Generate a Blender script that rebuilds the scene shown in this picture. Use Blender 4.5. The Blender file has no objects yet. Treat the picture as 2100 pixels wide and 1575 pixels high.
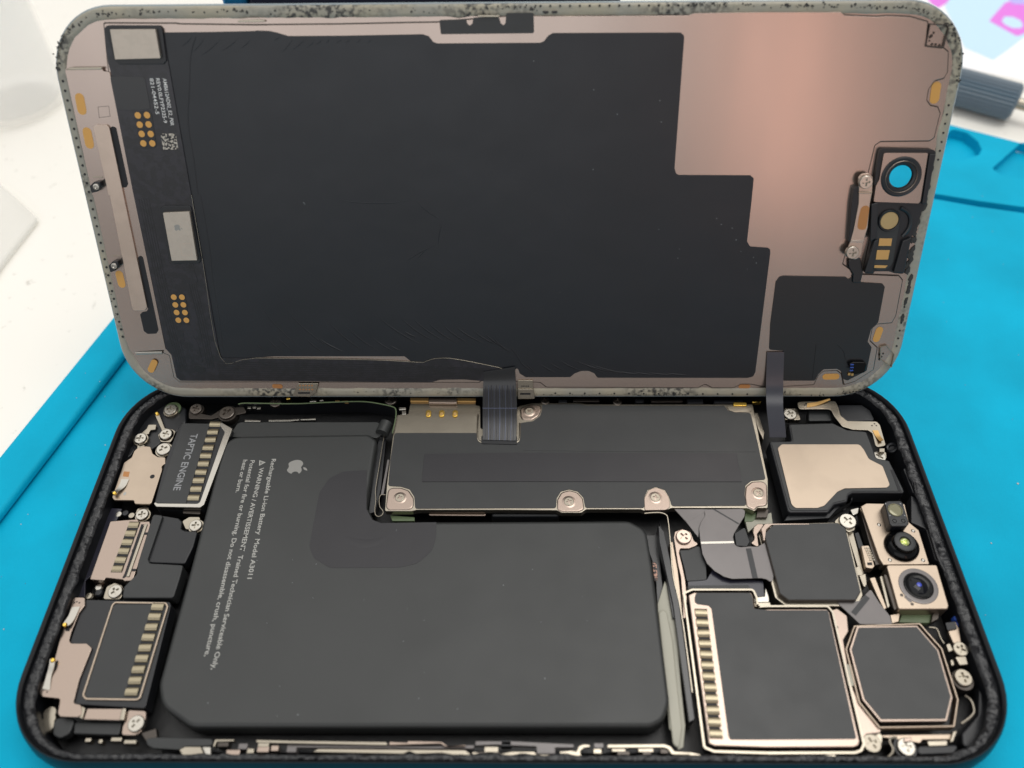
import bpy, bmesh, math, random
from mathutils import Vector, Matrix, noise
random.seed(7)
S = 0.001                      # everything below is given in millimetres
sc = bpy.context.scene
col = sc.collection

# ------------------------------------------------------------------ camera
cd = bpy.data.cameras.new("camera"); cam = bpy.data.objects.new("camera", cd); col.objects.link(cam)
cam.location = (2.2186*S, -64.936*S, 128.318*S)
cam.rotation_euler = (math.radians(39.1527), math.radians(0.65743), math.radians(0.31831))
cd.sensor_width = 36.0; cd.lens = 36.0*1666.75/2100.0
cd.clip_start = 0.005; cd.clip_end = 20.0
cd.dof.use_dof = True; cd.dof.focus_distance = 0.146; cd.dof.aperture_fstop = 15.0
sc.camera = cam

# ------------------------------------------------------------------ light
w = bpy.data.worlds.new("World"); sc.world = w; w.use_nodes = True
bg = w.node_tree.nodes["Background"]; bg.inputs[0].default_value = (1.0, 0.985, 0.97, 1); bg.inputs[1].default_value = 0.34

def area(name, loc, target, sx, sy, power, color):
    ld = bpy.data.lights.new(name, 'AREA'); ld.shape = 'RECTANGLE'; ld.size = sx*S; ld.size_y = sy*S
    ld.energy = power; ld.color = color
    o = bpy.data.objects.new(name, ld); col.objects.link(o)
    o.location = Vector(loc)*S
    d = (Vector(target)-Vector(loc)); o.rotation_euler = d.to_track_quat('-Z', 'Y').to_euler()
    return o
area("ceiling_lamp", (0, 560, 1250), (0, 60, 0), 2600, 2000, 16.0, (1.0, 0.985, 0.95))
area("bench_lamp", (300, 200, 1120), (60, 0, 0), 620, 420, 2.7, (1.0, 0.97, 0.93))
area("window_light", (-420, -1150, 820), (0, 30, 30), 1500, 900, 3.6, (0.97, 0.98, 1.0))
area("warm_reflection_fill", (215, -480, 255), (40, 50, 50), 90, 240, 0.10, (1.0, 0.58, 0.47))  # added source for pink reflections on the display metal; no lamp stands there

sc.view_settings.view_transform = 'Standard'; sc.view_settings.look = 'None'
sc.view_settings.exposure = 0.24; sc.view_settings.gamma = 1.0
sc.view_settings.use_curve_mapping = False

# ------------------------------------------------------------------ materials
def hexc(h):
    h = h.lstrip('#'); f = lambda c: c/12.92 if c <= .04045 else ((c+.055)/1.055)**2.4
    return tuple(f(int(h[i:i+2], 16)/255) for i in (0, 2, 4))+(1.0,)
MATS = {}
def mat(name, color, metal=0.0, rough=0.5, bump=0.0, bscale=4.0, var=0.0, vscale=1.0, coat=0.0, spec=0.5,
        color2=None, mix=(0.45, 0.6), aniso=None, bump2=0.0, b2scale=40.0, rvar=0.0, alpha=1.0, trans=0.0):
    """principled material with procedural colour variation and fine relief, scales per millimetre"""
    m = bpy.data.materials.new(name); m.use_nodes = True; nt = m.node_tree; N = nt.nodes; L = nt.links
    b = N["Principled BSDF"]
    c = hexc(color) if isinstance(color, str) else tuple(color)+(1.0,)
    b.inputs["Base Color"].default_value = c
    b.inputs["Metallic"].default_value = metal; b.inputs["Roughness"].default_value = rough
    b.inputs["Specular IOR Level"].default_value = spec
    b.inputs["Coat Weight"].default_value = coat; b.inputs["Coat Roughness"].default_value = 0.12
    b.inputs["Alpha"].default_value = alpha; b.inputs["Transmission Weight"].default_value = trans
    tc = N.new("ShaderNodeTexCoord"); mp = N.new("ShaderNodeMapping"); mp.inputs[3].default_value = (1000, 1000, 1000)
    if aniso: mp.inputs[3].default_value = (1000*aniso[0], 1000*aniso[1], 1000*aniso[2])
    L.new(tc.outputs["Object"], mp.inputs[0])
    def nz(scale, det=4):
        n = N.new("ShaderNodeTexNoise"); n.inputs["Scale"].default_value = scale; n.inputs["Detail"].default_value = det
        L.new(mp.outputs[0], n.inputs["Vector"]); return n
    if var or color2:
        n = nz(vscale); r = N.new("ShaderNodeMapRange"); r.inputs[1].default_value = mix[0]; r.inputs[2].default_value = mix[1]
        L.new(n.outputs[0], r.inputs[0])
        mx = N.new("ShaderNodeMix"); mx.data_type = 'RGBA'
        c2 = (hexc(color2) if color2 else tuple(x*(1-var) for x in c[:3])+(1,))
        mx.inputs[6].default_value = c; mx.inputs[7].default_value = c2
        L.new(r.outputs[0], mx.inputs[0]); L.new(mx.outputs[2], b.inputs["Base Color"])
    if rvar:
        n = nz(vscale*1.7); r = N.new("ShaderNodeMapRange"); r.inputs[3].default_value = max(0, rough-rvar); r.inputs[4].default_value = rough+rvar
        L.new(n.outputs[0], r.inputs[0]); L.new(r.outputs[0], b.inputs["Roughness"])
    prev = None
    for st, scl in ((bump, bscale), (bump2, b2scale)):
        if not st: continue
        n = nz(scl, 3); bp = N.new("ShaderNodeBump"); bp.inputs["Strength"].default_value = 1.0
        bp.inputs["Distance"].default_value = st*S
        L.new(n.outputs[0], bp.inputs["Height"])
        if prev: L.new(prev.outputs[0], bp.inputs["Normal"])
        prev = bp
    if prev: L.new(prev.outputs[0], b.inputs["Normal"])
    MATS[name] = m; return m

mat("cyan_silicone", (0.0, 0.42, 0.65), rough=0.6, spec=.12, bump=0.06, bscale=1.2, bump2=0.02, b2scale=7, var=0.18, vscale=0.04, mix=(.35,.65))
mat("table_white", "#f1eee6", rough=0.35, color2="#b9b5a9", vscale=0.35, mix=(.66,.78), bump=0.01, bscale=.5)
mat("paper", "#f4f4f6", rough=0.7)
mat("print_blue", "#c4e2f7", rough=0.6)
mat("print_pink", "#e07be0", rough=0.6)
mat("print_lilac", "#b9b2f4", rough=0.6)
mat("tool_grey", "#66747f", rough=0.45)
mat("clear_plastic", "#f6f4ee", rough=0.12, alpha=.45, coat=.5)
mat("frosted_plastic", "#fbfaf7", rough=0.3, coat=.3, alpha=.22)
mat("dark_cloth", "#22253c", rough=0.8)
mat("blue_foil", "#2f8fc8", rough=0.3, metal=.3)
mat("frame_black", "#121418", rough=0.42, metal=.0, rvar=.08, vscale=.6, spec=.3)
mat("adhesive_black", "#1f2023", rough=0.3, bump=0.10, bscale=1.8, bump2=.05, b2scale=5, rvar=.15, vscale=1.0)
mat("inner_dark", "#0a0b0e", rough=0.45, bump=.05, bscale=.8)
mat("plastic_black", "#17191d", rough=0.38, bump=.002, bscale=20)
mat("film_black", "#2a2c2d", rough=0.44, bump=0.05, bscale=.09, rvar=.06, bump2=.0012, b2scale=16, var=.08, vscale=.15)
mat("battery_film", "#2e3030", rough=0.46, bump=0.16, bscale=.045, bump2=.0015, b2scale=14, rvar=.10, vscale=.06)
mat("sticker_film", "#1e1d22", rough=0.40, bump=0.10, bscale=.07, rvar=.06, vscale=.1)
mat("graphite_film", "#10151c", rough=0.37, rvar=.07, bump=0.22, bscale=.05, bump2=.0012, b2scale=12, var=.10, vscale=.08)
mat("flex_black", "#0d0f13", rough=0.30, bump=0.004, bscale=3, coat=.25)
mat("flex_pcb", "#16161b", rough=0.34, bump=0.02, bscale=1.1, color2="#201f26", vscale=.9, mix=(.48,.56), coat=.1)
mat("flex_grey", "#6f6a69", rough=0.33, metal=.15, bump=.05, bscale=.12, var=.10, vscale=.12, coat=.2)
mat("metal_beige", "#c2b0a2", metal=0.9, rough=0.32, bump=.001, bscale=16, rvar=.05, vscale=.4, var=.06)
mat("metal_sheet", "#b0a198", metal=0.94, rough=0.25, bump=.05, bscale=.03, bump2=.0008, b2scale=18, rvar=.04, vscale=.06, var=.04, aniso=(1, .22, 1))
mat("metal_champagne", "#b2a291", metal=0.95, rough=0.36, bump=.0015, bscale=22, var=.05, vscale=.2)
mat("metal_silver", "#b2aea6", metal=1.0, rough=0.24, bump=.0008, bscale=12, rvar=.06, vscale=1)
mat("metal_cream", "#a49c8e", metal=0.97, rough=0.26, bump=.0008, bscale=12, var=.06, vscale=.2)
mat("metal_rose", "#a19186", metal=0.97, rough=0.26, bump=.0008, bscale=14)
mat("metal_dark", "#4f4a46", metal=0.9, rough=0.35)
mat("screw_steel", "#b9b4aa", metal=1.0, rough=0.28, bump=.0006, bscale=9, rvar=.05, vscale=1)
mat("screw_dark", "#77706a", metal=1.0, rough=0.3, bump=.0006, bscale=9)
mat("spring_metal", "#a0967f", metal=0.95, rough=0.34, bump=.006, bscale=4, aniso=(4,1,1))
mat("gold", "#cda66a", metal=0.75, rough=0.35)
mat("gold_pad", "#cc9a52", metal=0.25, rough=0.45)
mat("gold_bright", "#f0c860", metal=1.0, rough=0.22)
mat("copper_pad", "#b07a48", metal=0.3, rough=0.45)
mat("sensor_gold", "#b09c70", metal=0.5, rough=0.3)
mat("chip_metal", "#b7ada1", metal=0.7, rough=0.42, bump=.003, bscale=14, var=.05, vscale=1)
def glue_material():
    m = bpy.data.materials.new("glue_ring"); m.use_nodes = True; nt = m.node_tree; N = nt.nodes; L = nt.links; b = N["Principled BSDF"]
    tc = N.new("ShaderNodeTexCoord"); mp = N.new("ShaderNodeMapping"); mp.inputs[3].default_value = (1000, 1000, 1000); L.new(tc.outputs["Object"], mp.inputs[0])
    def nz(sc_, det, lo, hi):
        n = N.new("ShaderNodeTexNoise"); n.inputs["Scale"].default_value = sc_; n.inputs["Detail"].default_value = det; L.new(mp.outputs[0], n.inputs["Vector"])
        r = N.new("ShaderNodeMapRange"); r.inputs[1].default_value = lo; r.inputs[2].default_value = hi; L.new(n.outputs[0], r.inputs[0]); return r, n
    big, _ = nz(.055, 2, .48, .60); fine, nf = nz(1.3, 6, .44, .60)
    mu = N.new("ShaderNodeMath"); mu.operation = 'MULTIPLY'; L.new(big.outputs[0], mu.inputs[0]); L.new(fine.outputs[0], mu.inputs[1])
    tint, _ = nz(.12, 3, .4, .6)
    base = N.new("ShaderNodeMix"); base.data_type = 'RGBA'; base.inputs[6].default_value = hexc("#9c9684"); base.inputs[7].default_value = hexc("#918f84"); L.new(tint.outputs[0], base.inputs[0])
    mx = N.new("ShaderNodeMix"); mx.data_type = 'RGBA'; mx.inputs[7].default_value = hexc("#353532"); L.new(base.outputs[2], mx.inputs[6]); L.new(mu.outputs[0], mx.inputs[0])
    L.new(mx.outputs[2], b.inputs["Base Color"]); b.inputs["Roughness"].default_value = .38
    bp = N.new("ShaderNodeBump"); bp.inputs["Distance"].default_value = .06*S; L.new(nf.outputs[0], bp.inputs["Height"]); L.new(bp.outputs[0], b.inputs["Normal"])
    MATS["glue_ring"] = m
glue_material()
mat("glass_edge", "#8b979c", rough=0.12, coat=.5)
mat("hole_dark", "#0a0c12", rough=0.6)
mat("print_grey", "#8d8f92", rough=0.5)
mat("print_light", "#a9a9a4", rough=0.45)
mat("print_white", "#dededc", rough=0.5)
mat("emblem_grey", "#8b8a86", rough=0.45)
mat("mask_green", "#5d6d4e", rough=0.35)
mat("tape_white", "#a3a192", rough=0.4, bump=.05, bscale=.9)
mat("violet_flex", "#22222f", rough=0.3, coat=.2)
mat("teal_glass", "#1fa5e0", rough=0.05, alpha=.08, coat=.2)
mat("lens_black", "#050608", rough=0.14, spec=.2)
mat("lens_blue", "#04060f", rough=0.06, spec=.25)
mat("lens_green", "#a9b84a", rough=0.12, metal=.6, coat=1.0, color2="#e6efb0", vscale=2.2, mix=(.45,.6))
mat("ir_window", "#6b684a", rough=0.15, metal=.3, coat=.6)
mat("blue_part", "#2a4a9c", rough=0.3)
mat("code_copper", "#c79a86", rough=0.5, color2="#15151a", vscale=2.6, mix=(.46,.5))
mat("code_patch", "#b7b0a4", rough=0.5, color2="#1b1b20", vscale=3.2, mix=(.49,.51))
mat("dust", "#a7adaf", rough=0.8)
mat("residue", "#2c2c2a", rough=0.5)
mat("lens_glint_blue", "#2038b0", rough=.1, coat=.5)
mat("ribbon_grey", "#30323b", rough=0.32, spec=.6, bump=.01, bscale=.4)
mat("conductor", "#5d6274", rough=0.25, metal=.7)

# ------------------------------------------------------------------ mesh helpers
def link(o, parent):
    col.objects.link(o)
    if parent is not None: o.parent = parent
    return o
def empty(name, loc=(0, 0, 0), rot=(0, 0, 0), parent=None):
    o = bpy.data.objects.new(name, None); o.location = Vector(loc)*S; o.rotation_euler = rot; o.empty_display_size = .01
    return link(o, parent)
def tag(o, label=None, cat=None, group=None, kind=None):
    if label: o["label"] = label
    if cat: o["category"] = cat
    if group: o["group"] = group
    if kind: o["kind"] = kind
    return o
def finish(bm, name, m, parent, bev=0, seg=2, ang=38, scaled=False):
    if not scaled:
        for v in bm.verts: v.co *= S
    bmesh.ops.recalc_face_normals(bm, faces=bm.faces[:])
    lim = math.radians(ang)
    for f in bm.faces: f.smooth = True
    for e in bm.edges:
        e.smooth = not (len(e.link_faces) == 2 and e.calc_face_angle(0) > lim)
    me = bpy.data.meshes.new(name); bm.to_mesh(me); bm.free()
    me.materials.append(MATS[m])
    o = bpy.data.objects.new(name, me); link(o, parent)
    if bev:
        b = o.modifiers.new("bevel", 'BEVEL'); b.width = bev*S; b.segments = seg; b.limit_method = 'ANGLE'
        b.angle_limit = math.radians(50); b.harden_normals = True; b.use_clamp_overlap = True
    return o
def area2(p): return sum(p[i][0]*p[(i+1) % len(p)][1]-p[(i+1) % len(p)][0]*p[i][1] for i in range(len(p)))/2
def ccw(p): return list(p) if area2(p) > 0 else list(reversed(p))
def fillet(pts, r, n=4):
    """round the corners of a polygon; r is a number or a {vertex: radius} dict"""
    out = []; k = len(pts)
    for i in range(k):
        p = Vector(pts[i]); a = Vector(pts[i-1])-p; c = Vector(pts[(i+1) % k])-p
        rr_ = r.get(i, 0) if isinstance(r, dict) else r
        la, lc = a.length, c.length
        if rr_ <= 0 or la < 1e-6 or lc < 1e-6: out.append(tuple(p)); continue
        a /= la; c /= lc; al = a.angle(c, math.pi)
        if al > math.radians(170) or al < .05: out.append(tuple(p)); continue
        t = min(rr_/math.tan(al/2), la*.48, lc*.48); rad = t*math.tan(al/2)
        ce = p+(a+c).normalized()*(rad/math.sin(al/2)); s = p+a*t-ce; e = p+c*t-ce
        tot = s.angle_signed(e)
        for j in range(n+1):
            an = -tot*j/n; ca, sa = math.cos(an), math.sin(an)
            out.append((ce.x+s.x*ca-s.y*sa, ce.y+s.x*sa+s.y*ca))
    return out
def off(pts, d):
    """offset a polygon outwards by d"""
    p = [Vector(q) for q in ccw(pts)]; o = []; k = len(p)
    for i in range(k):
        a = (p[i]-p[i-1]); b = (p[(i+1) % k]-p[i])
        if a.length < 1e-6 or b.length < 1e-6: o.append(tuple(p[i])); continue
        a.normalize(); b.normalize(); na = Vector((a.y, -a.x)); nb = Vector((b.y, -b.x))
        m = na+nb
        if m.length < .2: o.append(tuple(p[i]+na*d)); continue
        m.normalize(); o.append(tuple(p[i]+m*(d/max(.5, m.dot(na)))))
    return o
def circ(x, y, r, n=28, ry=None, a=0):
    ry = ry or r; ca, sa = math.cos(a), math.sin(a); o = []
    for i in range(n):
        u, v = r*math.cos(2*math.pi*i/n), ry*math.sin(2*math.pi*i/n); o.append((x+u*ca-v*sa, y+u*sa+v*ca))
    return o
def stad(p, q, wd, n=7):
    p, q = Vector(p), Vector(q); d = (q-p).normalized(); a = math.atan2(d.y, d.x); r = wd/2; o = []
    for c, s in ((q, -90), (p, 90)):
        for i in range(n+1):
            t = a+math.radians(s+180*i/n); o.append((c.x+r*math.cos(t), c.y+r*math.sin(t)))
    return o
def quad(p, q, wd):
    """rectangle along the line p-q"""
    p, q = Vector(p), Vector(q); d = (q-p).normalized(); n = Vector((-d.y, d.x))*wd/2
    return [tuple(p+n), tuple(p-n), tuple(q-n), tuple(q+n)]
def plate_bm(bm, pts, z0, z1, holes=()):
    pts = ccw(pts); es = []
    if not holes:
        vs = [bm.verts.new((x, y, z0)) for x, y in pts]; faces = [bm.faces.new(vs)]
    else:
        for lp in [pts]+[list(h) for h in holes]:
            vs = [bm.verts.new((x, y, z0)) for x, y in lp]
            es += [bm.edges.new((vs[i], vs[(i+1) % len(vs)])) for i in range(len(vs))]
        g = bmesh.ops.triangle_fill(bm, edges=es, use_beauty=True, use_dissolve=False)
        faces = [f for f in g["geom"] if isinstance(f, bmesh.types.BMFace)]
    g = bmesh.ops.extrude_face_region(bm, geom=faces)
    for v in g["geom"]:
        if isinstance(v, bmesh.types.BMVert): v.co.z = z1
def plate(name, pts, z0, z1, m, parent, r=0, bev=0.06, seg=2, holes=(), rn=4):
    if r: pts = fillet(pts, r, rn)
    bm = bmesh.new(); plate_bm(bm, pts, z0, z1, holes)
    return finish(bm, name, m, parent, bev, seg)
def rim(name, outer, wd, z0, z1, m, parent, r=0, bev=.05):
    """a narrow raised border running inside the outline"""
    o = fillet(outer, r) if r else outer
    return plate(name, o, z0, z1, m, parent, bev=bev, holes=[off(o, -wd)])
def lathe(name, prof, x, y, z, m, parent, n=32, tilt=(0, 0)):
    bm = bmesh.new(); rows = []
    R_ = Matrix.Rotation(tilt[0], 3, 'X') @ Matrix.Rotation(tilt[1], 3, 'Y')
    for r, h in prof:
        if r < 1e-6: rows.append([bm.verts.new(Vector((x, y, z))+R_ @ Vector((0, 0, h)))])
        else: rows.append([bm.verts.new(Vector((x, y, z))+R_ @ Vector((r*math.cos(2*math.pi*i/n), r*math.sin(2*math.pi*i/n), h))) for i in range(n)])
    for a, b in zip(rows, rows[1:]):
        for i in range(n):
            j = (i+1) % n
            if len(a) == 1 and len(b) == 1: continue
            if len(a) == 1: bm.faces.new((a[0], b[i], b[j]))
            elif len(b) == 1: bm.faces.new((a[i], a[j], b[0]))
            else: bm.faces.new((a[i], a[j], b[j], b[i]))
    return finish(bm, name, m, parent, ang=30)
def spline(P, k=6):
    """Catmull-Rom through the points"""
    P = [Vector(p) for p in P]; o = []
    for i in range(len(P)-1):
        a, b, c, d = P[max(i-1, 0)], P[i], P[i+1], P[min(i+2, len(P)-1)]
        for j in range(k):
            t = j/k
            o.append(.5*((2*b)+(c-a)*t+(2*a-5*b+4*c-d)*t*t+(3*b-a-3*c+d)*t**3))
    return o+[P[-1]]
def ribbon(name, left, right, th, m, parent, k=6):
    A, B_ = spline(left, k), spline(right, k); bm = bmesh.new(); rows = []
    for i in range(len(A)):
        t = A[min(i+1, len(A)-1)]-A[max(i-1, 0)]; n = t.cross(B_[i]-A[i]).normalized()*th/2
        rows.append([bm.verts.new(q) for q in (A[i]+n, B_[i]+n, B_[i]-n, A[i]-n)])
    for a, b in zip(rows, rows[1:]):
        for i in range(4): bm.faces.new((a[i], a[(i+1) % 4], b[(i+1) % 4], b[i]))
    bm.faces.new(rows[0]); bm.faces.new(rows[-1])
    return finish(bm, name, m, parent)
def tube(name, path, r, m, parent, n=8, k=4):
    P = spline(path, k); bm = bmesh.new(); tube_bm(bm, P, [r]*len(P), n); return finish(bm, name, m, parent)
def tube_bm(bm, P, rs, n=6, flat=1.0):
    rows = []
    for i in range(len(P)):
        t = (P[min(i+1, len(P)-1)]-P[max(i-1, 0)]).normalized()
        up = Vector((0, 0, 1)); s = t.cross(up)
        s = s.normalized() if s.length > 1e-4 else Vector((1, 0, 0)); u = s.cross(t)
        rows.append([bm.verts.new(P[i]+(s*math.cos(2*math.pi*j/n)+u*math.sin(2*math.pi*j/n)*flat)*rs[i]) for j in range(n)])
    for a, b in zip(rows, rows[1:]):
        for j in range(n): bm.faces.new((a[j], a[(j+1) % n], b[(j+1) % n], b[j]))
    bm.faces.new(rows[0]); bm.faces.new(rows[-1])
def box(name, x0, x1, y0, y1, z0, z1, m, parent, bev=.06):
    return plate(name, [(x0, y0), (x1, y0), (x1, y1), (x0, y1)], z0, z1, m, parent, bev=bev)
def cross_poly(x, y, L_, wd, a):
    o = []; h = wd/2
    for u, v in ((L_, -h), (L_, h), (h, h), (h, L_), (-h, L_), (-h, h), (-L_, h), (-L_, -h), (-h, -h), (-h, -L_), (h, -L_), (h, -h)):
        o.append((x+u*math.cos(a)-v*math.sin(a), y+u*math.sin(a)+v*math.cos(a)))
    return o
SCREW = {}
def screw(x, y, z, r, parent, m="screw_steel", a=None, h=.45):
    """pan head with a real cross recess; z is the seat"""
    key = (round(r, 2), m, h)
    if key not in SCREW:
        bm = bmesh.new()
        cr = cross_poly(0, 0, r*.58, r*.30, 0); d_ = max(.22, h*.7)
        top = circ(0, 0, r*.9, 30); mid = circ(0, 0, r*.98, 30)
        plate_bm(bm, top, h-d_, h, [cr])
        plate_bm(bm, off(cr, .02), h-d_-.1, h-d_+.01)
        rows = [[bm.verts.new((x*s, y*s, z_)) for x, y in circ(0, 0, r, 30)] for s, z_ in ((.9, h-.001), (.97, h*.9), (1, h*.72), (1, -.25))]
        for a_, b_ in zip(rows, rows[1:]):
            for i in range(30): bm.faces.new((a_[i], a_[(i+1) % 30], b_[(i+1) % 30], b_[i]))
        o = finish(bm, "screw", m, parent, ang=50); SCREW[key] = o
    else:
        s = SCREW[key]; o = s.copy(); link(o, parent)
    o.location = (x*S, y*S, z*S); o.rotation_euler = (0, 0, random.uniform(0, 1.5) if a is None else a)
    o.rotation_euler.x = random.uniform(-.04, .04); o.rotation_euler.y = random.uniform(-.04, .04)
    return o
FING = {}
def fingers(c0, c1, n, wd, ln, z, parent, m="spring_metal", skip=()):
    """a row of bent spring contacts from centre c0 to centre c1"""
    c0, c1 = Vector(c0), Vector(c1); d = (c1-c0); ang = math.atan2(d.y, d.x)-math.pi/2
    key = (wd, ln, m)
    for i in range(n):
        if key not in FING:
            bm = bmesh.new(); prof = [(-.5, -.5), (-.5, -.1), (-.42, .08), (-.22, .17), (.1, .19), (.34, .12), (.48, -.06), (.5, -.5)]; rows = []
            for u, h in prof: rows.append([bm.verts.new((s*wd/2, u*ln, h)) for s in (-1, 1)])
            for a, b in zip(rows, rows[1:]): bm.faces.new((a[0], a[1], b[1], b[0]))
            bm.faces.new([q[0] for q in rows]); bm.faces.new([q[1] for q in rows]); bm.faces.new((rows[0][0], rows[0][1], rows[-1][1], rows[-1][0]))
            o = finish(bm, "spring_contact", m, parent, ang=50); FING[key] = o
        else:
            o = FING[key].copy(); link(o, parent)
        c = c0+d*(i/(n-1)); o.location = (c.x*S, c.y*S, z*S); o.rotation_euler = (random.uniform(-.05, .05), random.uniform(-.05, .05), ang+random.uniform(-.02, .02))
def text(name, s, start, end, hgt, z, m, parent, bold=.012):
    """printed line running from start to end; letters stand to the left of the direction"""
    cu = bpy.data.curves.new(name, 'FONT'); cu.body = s; cu.size = 1.0; cu.resolution_u = 3; cu.offset = bold
    o = bpy.data.objects.new(name, cu); col.objects.link(o)
    dg = bpy.context.evaluated_depsgraph_get(); me = bpy.data.meshes.new_from_object(o.evaluated_get(dg))
    bpy.data.objects.remove(o); bpy.data.curves.remove(cu)
    xs = [v.co.x for v in me.vertices]; x0, x1 = min(xs), max(xs)
    a, b = Vector(start), Vector(end); d = b-a; L_ = d.length; d.normalize(); n = Vector((-d.y, d.x))
    for v in me.vertices:
        u = (v.co.x-x0)/(x1-x0)*L_; t = v.co.y*hgt/.7
        q = a+d*u+n*t; v.co = Vector((q.x, q.y, z))*S
    me.materials.clear(); me.materials.append(MATS[m])
    o = bpy.data.objects.new(name, me); return link(o, parent)
APPLE = [(0.0,.30),(.12,.36),(.26,.40),(.42,.36),(.52,.26),(.42,.17),(.37,.05),(.38,-.08),(.46,-.2),(.55,-.26),(.47,-.43),(.36,-.56),(.25,-.61),(.13,-.57),(.0,-.54),(-.13,-.57),(-.25,-.61),(-.37,-.55),(-.48,-.4),(-.56,-.2),(-.58,0),(-.53,.2),(-.42,.33),(-.27,.4),(-.12,.36)]
LEAF = [(.0,.45),(.03,.6),(.12,.72),(.26,.79),(.24,.66),(.16,.53)]
def emblem(name, c, size, ang, z, m, parent):
    bm = bmesh.new(); ca, sa = math.cos(ang), math.sin(ang)
    for sh in (APPLE, LEAF):
        P = spline([(x, y, 0) for x, y in sh+[sh[0]]], 3)[:-1]
        bm.faces.new([bm.verts.new((c[0]+size*(p.x*ca-p.y*sa), c[1]+size*(p.x*sa+p.y*ca), z)) for p in P])
    return finish(bm, name, m, parent)
def rrect(wd, ht, r, n=10, cx=0, cy=0):
    o = []
    for x, y, a0 in ((wd/2-r, ht/2-r, 0), (-wd/2+r, ht/2-r, 90), (-wd/2+r, -ht/2+r, 180), (wd/2-r, -ht/2+r, 270)):
        for i in range(n+1):
            a = math.radians(a0+90*i/n); o.append((cx+x+r*math.cos(a), cy+y+r*math.sin(a)))
    return o
def loft(name, rings, m, parent, close_bottom=True, close_top=False, ang=38):
    bm = bmesh.new(); rows = [[bm.verts.new(p) for p in r] for r in rings]
    for a, b in zip(rows, rows[1:]):
        for i in range(len(a)): bm.faces.new((a[i], a[(i+1) % len(a)], b[(i+1) % len(a)], b[i]))
    if close_bottom: bm.faces.new(rows[0])
    if close_top: bm.faces.new(rows[-1])
    return finish(bm, name, m, parent, ang=ang)
def dense(pts, step):
    o = []; k = len(pts)
    for i in range(k):
        a, b = Vector(pts[i]), Vector(pts[(i+1) % k]); n = max(1, int((b-a).length/step))
        for j in range(n): o.append(tuple(a.lerp(b, j/n)))
    return o

# ------------------------------------------------------------------ setting: table, mat and what lies around
tb = plate("table", [(-700, -190), (900, -190), (900, 1100), (-700, 1100)], -33, -3, "table_white", None, bev=2)
tag(tb, kind="structure")

# mat: base sheet and a top sheet with moulded pockets, raised lip along its left edge
mroot = empty("repair_mat", (0, 0, -3))
tag(mroot, "bright cyan silicone repair mat under the opened phone", "mat")
mat_out = [(-151, -170), (-97.61, 21.58), (-48.7, 200.0), (-40, 217), (118.5, 130.26), (135.34, 121.05), (300, 30.5), (300, -170)]
pk1 = fillet([(118.76,128.11),(122.16,126.34),(123.69,122.23),(123.37,118.57),(121.79,116.3),(117.21,114.21),(112.91,114),(112.58,121.35)], 1.5)
pk2 = fillet([(123.1,110.53),(124.15,108.03),(126.68,106.77),(132.56,105.49),(140,105.42),(146.4,120.64),(137.12,121.88),(134.59,121.44)], 1.0)
gr = fillet([(99.86,101.63),(105.35,100.27),(114.69,97.5),(125.34,94.87),(140.96,91.02),(139.89,88.61),(124.44,92.56),(113.88,95.2),(104.67,98.17),(99.23,99.56)], .3)
def child(o, root): o.parent = root; o.matrix_parent_inverse = root.matrix_basis.inverted(); return o
child(plate("mat_base", mat_out, -3, -2.6, "cyan_silicone", None, r=4, bev=.3), mroot)
child(plate("mat_top", mat_out, -2.599, 0, "cyan_silicone", None, r=4, bev=.9, seg=5, holes=[pk1, pk2, gr]), mroot)
lp = [(-149, -168), (-96.4, 21.58), (-47.7, 198), (-39.5, 196), (-88.2, 19.4), (-140.6, -170)]
child(plate("raised_lip", lp, .01, 2.0, "cyan_silicone", None, bev=1.1, seg=5), mroot)

# white specks of dust lying on the mat
bm = bmesh.new(); random.seed(3)
for i in range(80):
    x, y = random.uniform(78, 135), random.uniform(-40, 105)
    if i > 52: x, y = random.uniform(-94, -74), random.uniform(-35, 45)
    r = random.uniform(.04, .12)*(2.2 if random.random() < .08 else 1)
    z = .03 if x > 0 or x > -82+y*.26 else 2.03
    P = [(x+r*random.uniform(.5, 1.3)*math.cos(t), y+r*random.uniform(.5, 1.3)*math.sin(t)) for t in (0, 1.1, 2.2, 3.3, 4.4, 5.4)]
    plate_bm(bm, P, z-.02, z+.05)
du = finish(bm, "dust", "dust", None); tag(du, "white dust specks scattered on the cyan mat", "dust", kind="stuff")

# printed paper
ps = plate("paper_sheet", [(127.62,255.83),(126.68,166.51),(132.85,165.57),(153.52,155.33),(198.32,195.68),(203.76,254.09)], -2.98, -2.85, "paper", None, bev=0)
pr = empty("printed_leaflet", (0, 0, -2.85)); tag(pr, "white leaflet printed with pale blue and pink shapes at top right", "leaflet")
child(ps, pr); ps.name = "sheet"
child(plate("blue_print", [(142.14,202.09),(139.65,175.68),(145.73,168.29),(151.62,173.44),(161,182.35),(180.91,199.87),(194.99,233.31),(159.71,234.05)], -2.84, -2.82, "print_blue", None, bev=0), pr)
ring_o = fillet([(153.22,192.34),(162.65,204.17),(170.77,208.7),(180.12,203.85),(176.39,194.87),(166.21,187.32),(158.4,182.29)], .8)
ring_i = [(157.24,192.27),(157.29,189.86),(158.97,187.44),(161.54,187.4),(163.16,189.76),(163.34,192.65),(161.82,194.93),(159.28,195.17)]
child(plate("pink_print", ring_o, -2.81, -2.79, "print_pink", None, bev=0, holes=[ring_i]), pr)
child(plate("pink_print", [(137.96,209.84),(147.09,209.67),(143.66,204.52),(139.82,201.01),(138.45,203.59)], -2.81, -2.79, "print_pink", None, bev=0), pr)
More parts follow.
